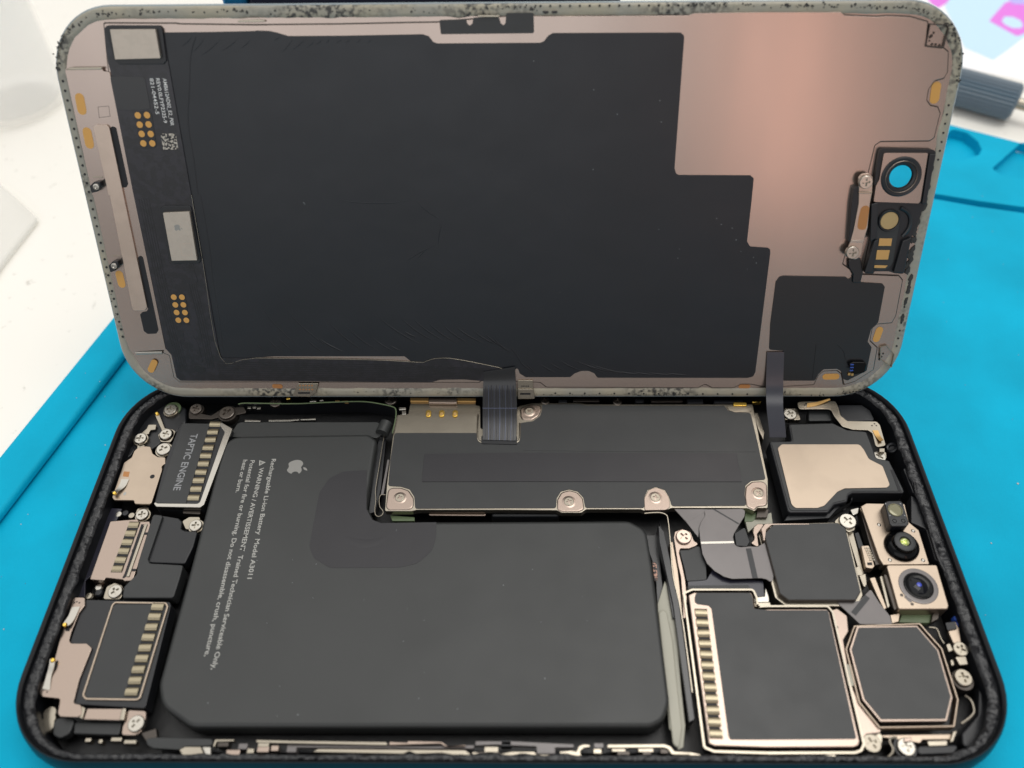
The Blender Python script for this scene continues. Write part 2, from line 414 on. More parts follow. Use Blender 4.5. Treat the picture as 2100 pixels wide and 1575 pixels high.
child(plate("lilac_print", [(165.73,212.44),(181.06,212.15),(177.45,203.33),(169.01,202.97),(164.85,203.56)], -2.78, -2.76, "print_lilac", None, bev=0), pr)

# ribbed tool handle
a0 = Vector((117.26,149.98)); a1 = Vector((138.49,136.76))
troot = empty("tool_handle", (a1.x, a1.y, -3), (0, 0, math.atan2((a0-a1).y, (a0-a1).x)))
tag(troot, "grey ribbed cylindrical tool handle lying behind the display", "tool")
Lh = (a0-a1).length; rad = 5.0; n = 60
def gear(x, r, amp): return [(x, r*math.cos(2*math.pi*i/n)*(1+amp*(i % 2)), rad+.25+r*math.sin(2*math.pi*i/n)*(1+amp*(i % 2))) for i in range(n)]
loft("grip", [gear(0, 3.9, 0), gear(.5, 4.6, .0), gear(.9, 4.6, .09), gear(Lh*.6, 4.6, .09), gear(Lh-1, 4.6, .09), gear(Lh, 4.2, 0)], "tool_grey", troot, close_top=True, ang=20)
def cyl(x, r, k=24): return [(x, r*math.cos(2*math.pi*i/k), rad+.25+r*math.sin(2*math.pi*i/k)) for i in range(k)]
loft("shaft", [cyl(.2, 1.5), cyl(-9, 1.5), cyl(-9.6, 1.1)], "metal_cream", troot, close_top=True)

# frosted cup and clear tray at the left
cx_, cy_ = (-145.03,147.98)
cp = lathe("plastic_cup", [(0, .05), (10.5, .05), (13.0, .8), (14.3, 2.6), (14.8, 6), (15.4, 30), (16.4, 62), (15.6, 62), (14.5, 30), (13.8, 6), (12.5, 2.6), (0, 2.0)], 0, 0, 0, "frosted_plastic", None, n=48)
cp.location = (cx_*S, cy_*S, -3*S); tag(cp, "frosted white plastic cup on the table behind the display", "cup")
ty = fillet([(-152.96,108.89),(-135.75,110.37),(-127.94,103.59),(-118.6,94.78),(-120.67,79.55),(-121.67,65.69),(-129.9,59.65)], 2.2, 6)
tr = plate("plastic_tray", ty, -2.95, -1.2, "clear_plastic", None, bev=.8, seg=4)
tag(tr, "clear plastic tray corner at the left edge of the table", "tray")

# dark box standing behind the display that props it
pb = plate("prop_box", [(-41, 63.4), (18, 63.4), (18, 84), (-41, 84)], -3, 74, "dark_cloth", None, bev=.6)
tag(pb, "dark navy box standing behind the display's top edge", "box")
pf = plate("foil_packet", [(-45.5, 63.6), (-41.4, 63.6), (-41.4, 82), (-45.5, 82)], -3, 73.5, "blue_foil", None, bev=.8)
tag(pf, "small shiny blue packet beside the dark navy box", "packet")

# ------------------------------------------------------------------ phone body
ph = empty("phone_body", (0, 0, 0))
tag(ph, "opened black smartphone body with battery, screws and shields exposed on the cyan mat", "smartphone")
def rg(ix, iy, z, r): return [(x, y, z) for x, y in rrect(145.6-2*ix, 69.6-2*iy, r, 14)]
loft("frame", [rg(2.0, 2.0, .35, 11), rg(.7, .7, .42, 12), rg(-.1, -.1, 1.4, 12.6), rg(-.45, -.45, 3.2, 12.9), rg(-.45, -.45, 5.2, 12.9), rg(-.15, -.15, 6.9, 12.7),
     rg(.1, .1, 7.55, 12.4), rg(.35, .22, 7.82, 12.2), rg(.55, .32, 7.84, 12), rg(.85, .42, 7.6, 11.8), rg(.95, .5, 6.9, 11.7), rg(2.7, 1.5, 6.8, 10.2), rg(2.75, 1.55, 1.2, 10.1)], "frame_black", ph, close_top=True)
plate("back_floor", rrect(140, 66.4, 10), 1.25, 1.6, "inner_dark", ph, bev=0)
# lumpy remains of the black sealing adhesive on the ledge
bm = bmesh.new(); rows = []
for t, zz in ((0, 6.92), (.12, 7.22), (.3, 7.34), (.5, 7.3), (.7, 7.34), (.88, 7.2), (1, 6.85)):
    ix, iy = 1.0+1.8*t, .52+1.05*t
    ring = rrect(145.6-2*ix, 69.6-2*iy, 11.7-1.6*t, 14)
    out = []; k = len(ring)
    for i in range(k):
        a, b = Vector(ring[i]), Vector(ring[(i+1) % k]); q = 420 if (i % 15 == 14 and (i//15) % 2 == 0) else (200 if i % 15 == 14 else 6)
        for j in range(q): out.append(a.lerp(b, j/q))
    row = []
    for p in out:
        nz = noise.noise(Vector((p.x*1.1, p.y*1.1, 3)))*.3+noise.noise(Vector((p.x*2.6, p.y*2.6, 9)))*.36
        e = math.sin(math.pi*min(1, max(0, t)))
        sh = noise.noise(Vector((p.x*.5, p.y*.5, 20)))*.35*(t > .8)
        dn = Vector((p.x, p.y)).normalized()
        row.append(bm.verts.new((p.x+dn.x*sh, p.y+dn.y*sh, zz+nz*(.35+.65*e))))
    rows.append(row)
for a, b in zip(rows, rows[1:]):
    for i in range(len(a)): bm.faces.new((a[i], a[(i+1) % len(a)], b[(i+1) % len(a)], b[i]))
finish(bm, "adhesive_strip", "adhesive_black", ph, ang=80)

# ---- battery
bat = [(-52.77,22.41),(-26.11,22.78),(-24.51,21.34),(-24.76,7.52),(-23.16,4.64),(-21.54,4.36),(20.36,4.6),(23.16,2.82),(23.52,-4),(23.77,-25.75),(22.61,-28.38),(20.62,-29.26),(-46,-29.41),(-51.09,-26.46),(-52.4,-23.33),(-52.44,-6.5)]
bo = plate("battery", bat, 2.2, 6.2, "battery_film", ph, r={0: 3, 1: 1.2, 2: 1.2, 3: 1.2, 4: 1.2, 5: 1.2, 6: 2.5, 7: 2.5, 8: 3, 9: 4, 10: 3, 11: 3, 12: 4, 13: 4, 14: 4}, bev=.75, seg=5, rn=6)
plate("seal_flap", [(-51.38,26.09),(-24.97,26.02),(-23.37,23.98),(-24.82,22.2),(-26.26,22.87),(-52.37,22.71),(-52.78,21.72)], 4.9, 5.3, "battery_film", ph, r=.8, bev=.15)
tube("flap_roll", [(-23.23,25.56)+(5.5,), (-23.89,23.2)+(5.5,)], 1.25, "battery_film", ph, n=16)
stk = [(-25.62,14.73),(-29.76,14.43),(-32.06,13.02),(-33.36,10.08),(-33.45,-0.28),(-32.43,-2.48),(-29.37,-4.34),(-18.14,-4.23),(-15.14,-3.61),(-12.76,-1.13),(-12.35,1.21),(-12.42,4.14),(-21.87,4),(-23.47,4.65),(-24.67,6.71)]
plate("film_patch", stk, 6.205, 6.235, "sticker_film", bo, r={1: 2, 2: 2, 3: 2, 4: 2.5, 5: 2.5, 6: 2, 8: 3, 9: 3, 10: 2}, bev=.01)
crease = [(x, y, 6.20) for x, y in [(-28.93,3.33),(-28.4,2.27),(-27.18,0.98),(-25.42,0.28),(-23.74,0.1),(-21.73,0.74),(-19.8,2.26),(-17.83,3.68)]]
bm = bmesh.new(); P = spline(crease, 6); tube_bm(bm, P, [.95*math.sin(math.pi*(i+.4)/len(P))+.03 for i in range(len(P))], 16, .06); finish(bm, "film_crease", "sticker_film", bo, ang=80)
emblem("emblem", (-38.3,15.41), 2.62, -math.pi/2-.03, 6.212, "emblem_grey", bo)
text("printed_text", "Rechargeable Li-ion Battery  Model A3011", (-43.1,17.15), (-42.61,-6.24), .78, 6.212, "print_light", bo)
text("printed_text", "WARNING / AVERTISSEMENT  Trained Technician Serviceable Only,", (-44.93,15.29), (-44.95,-21.05), .78, 6.212, "print_light", bo)
text("printed_text", "Potential for fire or burning. Do not disassemble, crush, puncture,", (-46.89,16.87), (-46.49,-19.04), .78, 6.212, "print_light", bo)
text("printed_text", "heat or burn.", (-48.25,16.98), (-48.14,10.1), .78, 6.212, "print_light", bo)
tri = [(-45.12,15.68),(-45.32,16.89),(-44.08,16.43)]
plate("warning_triangle", tri, 6.206, 6.214, "print_light", bo, bev=0, holes=[off(fillet(tri, .0), -.17)])
plate("warning_triangle", quad((-45.01,16.27), (-44.56,16.35), .14), 6.206, 6.214, "print_light", bo, bev=0)
bm = bmesh.new(); random.seed(21)
for i in range(26):
    x, y = random.uniform(-46, 20), random.uniform(-29, 3); r = random.uniform(.025, .06); plate_bm(bm, circ(x, y, r, 6, r*random.uniform(.5, 1.6)), 6.2, 6.24)
o = finish(bm, "dust_specks", "dust", bo); o["kind"] = "stuff"
# edge tape and wiring along the battery's inner corner
plate("fold_tape", [(-24.58,22.76),(-23.19,22.76),(-22.95,11.97),(-23.41,7.17),(-24.65,6.68),(-24.69,11.71),(-24.74,18.05)], 3.5, 4.6, "flex_black", ph, bev=.1)
tube("flex_edge", [p+(5.2,) for p in [(-23.44,23.27),(-23.56,20.94),(-23.67,16.31),(-23.79,11.34),(-23.5,9.31),(-23.45,7.32),(-23.22,6.21),(-22.64,5.85),(-22.04,6.21),(-22.01,6.95),(-22.64,7.81),(-22.91,9.31),(-22.68,10.19),(-21.91,10.19)]], .07, "metal_cream", ph, n=6)
ribbon("battery_flex", [p+(5.0,) for p in [(-23.44,23.27),(-23.56,20.94),(-23.67,16.31),(-23.79,11.34),(-23.5,9.31),(-23.45,7.32),(-23.22,6.21)]], [p+(3.0,) for p in [(-23.44,23.27),(-23.56,20.94),(-23.67,16.31),(-23.79,11.34),(-23.5,9.31),(-23.45,7.32),(-23.22,6.21)]], .1, "flex_black", ph)
plate("flex_stripe", [(-22.35,17.78),(-21.98,17.78),(-22.3,10.44),(-22.78,10.44)], 4.6, 5.0, "flex_grey", ph, bev=.03)

# white adhesive tape at the battery's right side
tw = plate("adhesive_tape", [(25.5,-5.75),(25.88,-7.26),(26.35,-14.54),(26.02,-22.62),(25.91,-28.54),(25.24,-31.61),(24.4,-31.95),(24.16,-29.58),(23.5,-29.06),(23.82,-17.31),(23.77,-11.48),(23.85,-9.82)], 4.3, 4.6, "tape_white", ph, bev=.12)
plate("tape_fold", [(23.77,-11.45),(24.48,-10.83),(25.12,-11.24),(25.51,-16.29),(25.38,-22.02),(25.34,-29),(24.53,-31.89),(23.73,-31.22),(23.73,-29.69),(23.69,-24.59),(23.7,-17.85)], 4.61, 4.95, "tape_white", ph, r=.8, bev=.2)
plate("side_band", [(25.35,4.09),(26.19,2.69),(27.14,-9.56),(27.2,-27.98),(26.28,-28.46),(26.11,-10.38),(25.16,0.85)], 2.5, 5.6, "flex_black", ph, bev=.1)
tube("side_wire", [p+(5.7,) for p in [(23.19,6.12),(25.55,6.28),(26.78,5.87),(27.07,4.78),(26.95,0.09),(26.7,-5.4)]]+[p+(5.6,) for p in [(27.28,-12.05),(27.34,-24.17)]], .12, "metal_cream", ph, n=6)
plate("print_code", [(23.77,-2.38),(24.4,-2.56),(24.38,-5.7),(23.81,-5.87)], 4.62, 4.66, "code_copper", ph, bev=0)
plate("side_film", [(22.89,3.24),(25.38,3.24),(25.28,-6.58),(23.96,-9.94),(24.3,-3.11)], 2.6, 3.4, "flex_black", ph, bev=.1)

# ---- logic board shield
sh_out = [(-19.12,31.12),(-6.72,31.08),(-6.57,29.58),(-5.72,29.4),(-5.48,23.76),(1.7,29.4),(3.83,30.08),(13.02,30.11),(14.42,29.75),(45.96,29.64),(45.71,21.38),(45.58,12.84),(44.47,7.07),(42.73,7.07),(42.09,6.46),(40.92,7.03),(27.95,7.09),(26.94,6.65),(23.01,6.61),(22.6,6.85),(13.23,6.86),(12.34,6.18),(8.94,6.19),(8.1,6.67),(0.42,6.76),(-16,6.78),(-16.84,6.53),(-21.55,6.54),(-21.76,11.67),(-21.74,22.68),(-21.49,27.27),(-19.29,27.49)]
so = plate("logic_board_shield", sh_out, 4.6, 5.9, "metal_cream", ph, r=.3, bev=.1)
gf = [(-21.43,23.06),(-6.07,23.02),(-5.94,21.62),(-5.24,21.2),(1.59,21.18),(1.75,25.28),(4.25,25.7),(5.54,26.85),(5.99,28.32),(5.94,29.65),(13,29.71),(14.4,29.35),(40.5,29.21),(41.02,28.06),(42.21,27.56),(45.11,27.55),(45.2,21.35),(45.15,12.81),(42.53,12.5),(41.38,11.54),(40.87,9.52),(40.82,7.49),(27.98,7.4),(27.73,9.29),(27.18,10.67),(25.62,11.31),(24.15,10.67),(23.36,9.04),(23.3,7.07),(13.06,7.08),(12.81,9.18),(11.89,10.39),(10.43,10.82),(8.97,10.39),(8.21,9.06),(8.02,7.04),(0.41,7.05),(-16.33,6.97),(-16.68,9.35),(-17.63,10.87),(-19.21,11.43),(-21.5,11.59),(-21.64,17.14)]
plate("graphite_sheet", gf, 5.91, 5.98, "film_black", so, r=.45, bev=.02)
plate("raised_label", [(-15.55,18.28),(0.35,18.52),(40.99,18.32),(40.87,12.27),(0.39,12.39),(-15.6,12.37)], 5.985, 6.08, "sticker_film", so, r=.1, bev=.02)
tube("film_seam", [p+(5.98,) for p in [(2.49,19.07),(20.58,18.81),(44.52,18.65)]], .045, "film_black", so, n=6)
plate("raised_label", [(-21.35,22.33),(-20.89,22.33),(-20.8,12.12),(-21.2,12.12)], 5.985, 6.0, "film_black", so, bev=0)
def lug(pts, sx, sy, r, rot=None):
    plate("screw_lug", pts, 5.4, 6.06, "metal_rose", so, r=1.0, bev=.35, seg=4)
    lathe("lug_seat", [(0, .06), (r+.25, .06), (r+.42, .0), (r+.5, -.2)], sx, sy, 6.03, "metal_rose", so, n=28)
    screw(sx, sy, 6.02, r, ph, "metal_cream", h=.16)
lug([(-21.48,11.27),(-19.18,11.26),(-17.71,10.68),(-16.71,9.16),(-16.51,6.69),(-21.49,6.57)], *(-19.15,9.06), .82)
lug([(8.1,6.66),(8.2,8.76),(8.96,10.21),(10.43,10.71),(11.88,10.25),(12.79,9),(12.96,6.73),(11.91,6.24),(8.93,6.24)], *(10.28,8.23), .86)
lug([(23.22,6.76),(23.35,8.98),(24.24,10.61),(25.64,11.19),(27.09,10.53),(27.7,9.1),(27.72,7.13),(26.81,6.61),(23.41,6.57)], *(25.33,9.07), .86)
lug([(40.75,7.48),(40.84,9.46),(41.32,11.35),(42.59,12.36),(45.39,12.59),(44.49,7.35),(42.83,7.23),(42.06,6.5),(41.09,6.99)], *(43.28,9.92), .86)
lug([(1.84,25.92),(1.75,28.84),(3.82,29.73),(5.89,29.54),(5.92,28.24),(5.31,26.78),(4.14,25.86)], *(3.57,27.91), .82)
plate("corner_boss", fillet([(40.84,29.2),(45.51,29.18),(45.49,27.8),(42.22,27.63),(41.14,28.17)], .5), 5.98, 6.05, "metal_cream", so, bev=.06)
plate("contact_pad", fillet([(42.21,29.86),(44.78,29.79),(44.63,28.96),(42.08,29.03)], .3), 6.055, 6.3, "gold_bright", so, bev=.08)
for (x, y) in [(-15.46,27.46),(-12.95,27.46),(-10.42,27.45)]:
    plate("pogo_pin", stad((x, y-.3), (x, y+.3), 1.05), 5.92, 6.2, "gold_bright", so, bev=.12)
    plate("pin_slot", stad((x, y-.35), (x, y-.1), .55), 6.21, 6.24, "gold", so, bev=0)
plate("pink_tab", fillet([(-15.66,30.86),(-10.15,30.78),(-10.15,29.41),(-15.57,29.54)], .3), 5.92, 6.7, "metal_rose", so, bev=.15)
plate("gold_ledge", [(-19.2,31.11),(-6.63,31),(-6.59,30.1),(-19.13,30.27)], 5.92, 6.3, "gold", so, bev=.08)
# dark slots along the shield's front wall and parts below it
plate("front_wall_slot", stad((-13.76,6.87), (-4.49,6.78), .8), 4.0, 4.5, "metal_rose", ph, bev=.2)
box("front_rail", *[(-3.22,7)[0], (8.71,6.99)[0]], *[(-3.21,6.26)[1], (-3.24,7.49)[1]], 2, 4.4, "plastic_black", ph, bev=.5)
plate("board_edge", [(-20.8,6.61),(-16.55,6.23),(-16.49,5.5),(-20.36,5.5)], 3.6, 4.3, "mask_green", ph, bev=.05)
plate("board_edge", [(40.94,7.2),(43.09,7.35),(43.17,6.39),(41.83,5.34),(40.48,5.3)], 3.6, 4.3, "mask_green", ph, bev=.05)
plate("board_step", [(42.9,7.16),(45.01,7.46),(44.3,5.77),(42.39,5.77)], 4.0, 4.9, "metal_dark", ph, bev=.1)

# parts along the back, behind the shield and under the display
for (x, y), m_, wd, ln in zip([(9.97,30.49),(14.46,30.69),(24.59,30.53),(29.77,30.51),(35.16,30.38),(41.48,30.23)], ("plastic_black", "metal_dark", "plastic_black", "metal_dark", "plastic_black", "plastic_black"), (1.6, 5, 1.6, 6, 3, 5.5), (.7, .6, .7, .6, 1, .7)):
    box("back_component", x-wd/2, x+wd/2, y-ln/2, y+ln/2, 3.0, 5.9, m_, ph)
x, y = (46.76,30.28); plate("gold_contact", stad((x-.6, y), (x+.6, y), .6), 5.2, 6.0, "gold_bright", ph, bev=.1)
for (x, y) in [(6.55,30.65),(20.34,30.37)]: screw(x, y, 5.6, .9, ph, "screw_dark")
plate("side_post", [(45.7,27.81),(46.63,27.81),(47.04,23.27),(46.5,21.59),(46.01,23.84)], 3.5, 5.6, "metal_cream", ph, bev=.1)

# strip beside the taptic engine, back left (Z5 close-up)
pts = [(-51.85,29.55),(-50.56,29.8),(-45.97,29.7),(-40.9,29.62),(-34.2,29.96),(-28.32,30.11),(-24.89,29.56),(-22.29,28.81),(-21.62,27.97),(-21.51,25.9),(-21.77,22.65)]
ribbon("antenna_flex", [p+(6.4,) for p in pts], [p+(3.0,) for p in pts], .1, "flex_black", ph, k=5)
tube("flex_rim", [p+(6.42,) for p in pts], .11, "mask_green", ph, n=6, k=5)
plate("metal_tab", [(-50.38,26.8),(-47.34,26.71),(-47.25,26.29),(-50.31,26.34)], 4.6, 5.2, "metal_silver", ph, bev=.08)
plate("metal_tab", [(-45.84,26.79),(-42.16,26.82),(-40.01,26.98),(-39.95,26.66),(-41.75,26.4),(-45.76,26.37)], 4.6, 5.2, "metal_silver", ph, bev=.08)
plate("metal_tab", [(-39.78,26.87),(-36.87,27.03),(-36.81,26.65),(-39.73,26.58)], 4.6, 5.3, "metal_silver", ph, bev=.08)
plate("gold_chip", [(-33.51,30.44),(-32.64,30.48),(-32.58,30.08),(-33.46,30.04)], 5.8, 6.35, "gold", ph, bev=.05)
plate("gold_chip", [(-32.24,30.38),(-30.97,30.41),(-30.92,30.03),(-32.19,30.01)], 5.8, 6.3, "gold", ph, bev=.05)
plate("steel_clip", fillet([(-38.48,30.96),(-37.15,31.09),(-36.98,30.06),(-38.33,30.02)], .2), 5.5, 6.5, "metal_silver", ph, bev=.15)
plate("steel_clip", fillet([(-36.6,30.87),(-35.68,30.91),(-35.58,30.27),(-36.5,30.23)], .2), 5.5, 6.5, "metal_silver", ph, bev=.12)
for (x, y), r in zip([(-44.9,30.19),(-22.88,30.65)], (1.15, 1.2)): screw(x, y, 5.9, r, ph, "screw_dark")
plate("gold_clip", [(-42.84,30.86),(-42.02,30.97),(-41.91,30.37),(-42.73,30.22)], 6.0, 7.0, "gold_bright", ph, bev=.15)
plate("steel_clip", fillet([(-21.23,29.12),(-19.85,29.11),(-19.79,28.48),(-21.16,28.38)], .15), 5.2, 6.0, "metal_silver", ph, bev=.15)
plate("steel_clip", fillet([(-20.61,28.23),(-19.74,28.23),(-19.7,27.43),(-20.53,27.39)], .15), 5.2, 5.9, "metal_silver", ph, bev=.1)
for (x, y) in [(-49.86,29.23),(-48.87,29.33),(-47.98,29.12)]: box("solder_part", x-.35, x+.35, y-.25, y+.25, 5.2, 5.8, "metal_silver", ph)

# ---- top left corner: antenna clips and screws
for (x, y), r, z in zip([(-64.91,28.86),(-68.72,22.11),(-64.08,22.94),(-63.61,19.59),(-63.7,6.11),(-53.86,3.97)], (1.2, 1.15, 1.15, 1.3, 1.1, 1.1), (5.4, 5.4, 5.6, 5.6, 5.2, 5.2)):
    screw(x, y, z, r, ph)
    lathe("washer", [(0, -.02), (r*1.18, -.02), (r*1.22, -.12), (r*1.22, -.6)], x, y, z, "metal_cream", ph, n=24)
for (x, y), r in zip([(-59.89,28.78),(-53.77,27.87)], (1.15, 1.5)):
    screw(x, y, 5.7, r, ph, "screw_dark"); lathe("washer", [(0, -.02), (r*1.2, -.02), (r*1.25, -.15), (r*1.25, -1.5)], x, y, 5.7, "metal_dark", ph, n=24)
plate("ground_strap", [(-61.46,28.64),(-59.29,28.04),(-56.79,27.45),(-55.45,28.77),(-53.65,29.21),(-51.14,29.65),(-50.11,28.16),(-52.11,27.58),(-55.27,27),(-56.58,26.57),(-60.84,26.73)], 5.2, 5.65, "metal_dark", ph, r=.4, bev=.1)
plate("antenna_tab", [(-67.75,27.86),(-67.66,28.51),(-67.07,28.36),(-64.83,24.57),(-63.24,24.28),(-62.61,23.85),(-62.7,22.29),(-62.89,21.31),(-64.77,21.45),(-65.72,23),(-65.25,24)], 5.3, 5.58, "metal_cream", ph, r=.4, bev=.08)
lathe("gold_tip", [(0, .25), (.25, .2), (.4, 0), (.4, -.2)], *(-67.22,27.93), 5.75, "gold_bright", ph, n=16)
plate("clip_arm_or_shade", [(-68.4,24.58),(-68.32,25.59),(-66.75,25.58),(-66.66,24.43),(-67.55,24.29),(-67.65,23.43),(-68.46,23.01),(-68.63,20.49),(-67.53,21.04),(-67.84,19.38),(-68.77,19.8),(-69.62,23.01)], 5.0, 5.38, "metal_cream", ph, r=.2, bev=.1)  # metal arm of the antenna clip
plate("moulded_corner", [(-66.95,31.38),(-62.53,30.16),(-61.6,26.6),(-62.48,24.57),(-65.51,21.18),(-68.68,17.88),(-70.91,17.34),(-71.23,24.02),(-69.86,28.98)], 3.0, 4.8, "plastic_black", ph, r=1.0, bev=.4)
plate("solder_mask_ring", circ(*(-64.83,29.41), 1.6), 4.85, 5.3, "mask_green", ph, bev=.1)
plate("side_rib", [(-70.83,17.34),(-69.58,18.84),(-69.34,19.94),(-70.48,21.05),(-70.95,18.84)], 4.0, 5.2, "plastic_black", ph, bev=.2)
# bracket plate
bp = plate("bracket_plate", [(-68.73,18.92),(-68.31,19.66),(-67.29,20.07),(-65.99,19.93),(-65.17,18.42),(-63.98,17.66),(-62.6,17.6),(-62.22,16.2),(-62.76,15.73),(-62.43,14.93),(-62.38,8.14),(-62.61,7.81),(-65.33,7.87),(-65.65,8.57),(-69.15,8.62),(-69.69,9.15),(-69.82,16.41),(-68.77,17.56)], 5.75, 6.2, "metal_champagne", ph, r=.4, bev=.1, holes=())
plate("plate_hole", circ(*(-63.79,13.44), .42, 20), 6.205, 6.215, "hole_dark", bp, bev=0)
plate("plate_hole", circ(*(-67.65,9.9), .25, 20, .34), 6.205, 6.215, "print_light", bp, bev=0)
ribbon("contact_spring", [p+(z,) for p, z in zip([(-69.13,12.85),(-69.05,11.69),(-69.2,10.41),(-69.77,9.78)], (6.25, 6.35, 6.6, 6.9))], [p+(z,) for p, z in zip([(-67.75,12.85),(-67.87,11.43),(-68.33,10.41),(-68.98,9.7)], (6.25, 6.35, 6.6, 6.9))], .12, "metal_silver", bp)
lathe("gold_tip", [(0, .2), (.25, .15), (.35, 0), (.35, -.2)], *(-69.06,9.55), 6.95, "gold_bright", bp, n=16)
plate("print_mark", [(-69.24,14.54),(-68.14,14.46),(-68.03,13.36),(-69.13,13.49)], 6.203, 6.212, "copper_pad", bp, bev=0)
# taptic engine
te = plate("vibration_motor", [(-61.74,25.35),(-54.05,25.18),(-51.68,23.74),(-53.16,7.4),(-53.73,7.08),(-61.27,7.21),(-61.93,7.83),(-62.44,16.73),(-62.03,24.48)], 2.5, 6.2, "plastic_black", ph, r=.4, bev=.25, seg=3)
plate("steel_can", [(-54.2,25.32),(-51.7,23.83),(-53.03,7.57),(-53.54,7),(-61.26,7.16),(-61.86,7.75),(-61.65,8.08),(-61.17,7.83),(-54.22,7.74),(-53.87,8.07),(-52.98,23.04),(-54.42,24.75)], 5.4, 6.42, "metal_silver", te, r=.35, bev=.3, seg=4)
plate("black_cover", [(-61.38,25.16),(-56.21,25.01),(-56.27,7.79),(-61.55,7.92)], 6.21, 6.36, "film_black", te, r=.3, bev=.06)
plate("contact_slot", quad((-55.23,25.65), (-55.26,8.35), 2.2), 6.205, 6.22, "hole_dark", te, bev=0)
fingers((-55.22,24.98), (-55.21,9.07), 10, 1.95, 1.3, 6.3, ph)
text("printed_text", "TAPTIC ENGINE", (-59.1,22.66), (-59.22,10.47), 1.25, 6.365, "print_grey", te)
plate("motor_tab", [(-57.11,7.23),(-53.85,7.22),(-53.74,6.36),(-56.93,6.54)], 4.2, 5.2, "metal_dark", ph, bev=.2)
plate("tab_plate", [(-56.63,5.02),(-55.56,5.87),(-53.62,5.87),(-53.44,3.45),(-55.58,3.45)], 4.4, 5.15, "metal_cream", ph, r=.4, bev=.1)
plate("black_bracket", [(-61.8,6.14),(-59.91,5.95),(-57.2,5.46),(-56.42,4.8),(-56.17,3.36),(-55.26,2.95),(-53.24,2.95),(-53.22,-0.05),(-53.85,-3.24),(-60.32,-3.01),(-61.57,-3.69)], 3.4, 5.5, "plastic_black", ph, r=.5, bev=.25)
plate("black_bracket", [(-61.59,5.91),(-59.82,5.72),(-60,-2.54),(-59.47,-3.33),(-53.82,-3.66),(-53.77,-5.77),(-53.91,-9.42),(-62.21,-9.43),(-62.51,-7.51),(-62.1,-6.86),(-61.14,-5.33),(-61.5,-3.44)], 3.4, 6.0, "film_black", ph, r=.4, bev=.2, seg=3)
# usb connector
uc = plate("port_shell", [(-68.7,4.64),(-66.37,4.88),(-64.06,5.05),(-63.65,4.52),(-61.91,4.64),(-61.58,4.03),(-61.37,0.96),(-61.52,-6.33),(-62.88,-6.42),(-63.27,-6.16),(-66.12,-5.83),(-66.16,-6.33),(-68.63,-6.16)], 3.6, 5.8, "metal_rose", ph, r=.2, bev=.12)
plate("port_groove", [(-63.12,4.04),(-62.69,4.03),(-62.24,-5.17),(-63.03,-5.94),(-63.33,-5.94),(-63.2,-5.06)], 5.81, 5.83, "hole_dark", uc, bev=0)
plate("port_rail", quad((-62.27,4.03), (-62.48,-5.72), .5), 5.81, 6.0, "metal_cream", uc, bev=.1)
for (x, y) in [(-62.52,3.44),(-61.75,2.25),(-62.8,-0.94),(-61.83,-4.5)]: box("port_slot", x-.4, x+.4, y-.2, y+.2, 5.81, 5.9, "hole_dark", uc, bev=.02)
plate("contact_slot", quad((-64.36,4.55), (-64.63,-4.92), 1.9), 5.805, 5.815, "hole_dark", uc, bev=0)
fingers((-64.37,3.92), (-64.61,-4.28), 6, 1.7, 1.3, 5.85, ph)
for (x, y), r, z in zip([(-64.02,-8.01),(-54.38,-28.71)], (1.15, 1.2), (5.0, 5.1)): screw(x, y, z, r, ph)
plate("tab_plate", [(-65.84,-8.44),(-65.89,-7.04),(-64.78,-6.34),(-63.41,-6.82),(-62.9,-7.47),(-62.84,-9.29),(-65.79,-9.23)], 4.2, 5.02, "metal_cream", ph, r=.5, bev=.1)
plate("tab_plate", [(-65.19,6.62),(-65.12,7.48),(-63.81,8.23),(-63.12,7.73),(-62.84,6),(-63.6,5.27),(-64.79,5.64)], 4.4, 5.15, "metal_cream", ph, r=.5, bev=.1)
plate("violet_flex", [(-70.02,7.97),(-68.11,7.85),(-68.99,-1.82),(-69.23,-4.86),(-69.96,-5.75),(-69.07,-8.69),(-70.19,-8.69),(-71.45,-4.42),(-70.53,-4.08),(-70.67,0.72)], 4.2, 4.6, "violet_flex", ph, bev=.1)
for (x, y), m_ in zip([(-68.35,6.71),(-67.23,6.96),(-65.99,6.46)], ("metal_silver", "plastic_black", "metal_cream")): lathe("port_component", [(0, .7), (.5, .65), (.6, .4), (.6, -1.2)], x, y, 4.0, m_, ph, n=16)
for (x, y), m_ in zip([(-68.62,-8.4),(-67.49,-6.88),(-67.21,-7.75)], ("metal_cream", "metal_silver", "plastic_black")): lathe("port_component", [(0, .7), (.5, .65), (.7, .4), (.7, -1.2)], x, y, 3.8, m_, ph, n=16)

# ---- loudspeaker, bottom left
sp = plate("loudspeaker", [(-68.36,-9.59),(-54.43,-9.97),(-54.08,-10.64),(-53.54,-26.34),(-53.74,-26.6),(-56.54,-26.47),(-64.42,-26.05),(-68.26,-16.7)], 3.0, 5.7, "plastic_black", ph, r=.5, bev=.25)
plate("black_cover", [(-63.06,-10.41),(-55.08,-10.41),(-54.61,-11.04),(-54.84,-25.01),(-55.24,-25.23),(-62.67,-25.17),(-63.18,-24.75),(-63.4,-10.94)], 5.71, 5.8, "film_black", sp, r=.4, bev=.03)
rim("cover_frame", [(-63.26,-10.06),(-54.83,-10.18),(-54.35,-10.85),(-54.57,-25.24),(-55.03,-25.57),(-62.73,-25.47),(-63.44,-24.89),(-63.55,-10.69)], .26, 5.72, 5.98, "metal_champagne", sp, r=.7)
plate("contact_slot", quad((-56.04,-10.41), (-56.14,-25.01), 2.1), 5.805, 5.82, "hole_dark", sp, bev=0)
fingers((-56.03,-10.89), (-56.14,-24.26), 9, 1.9, 1.3, 5.95, ph)
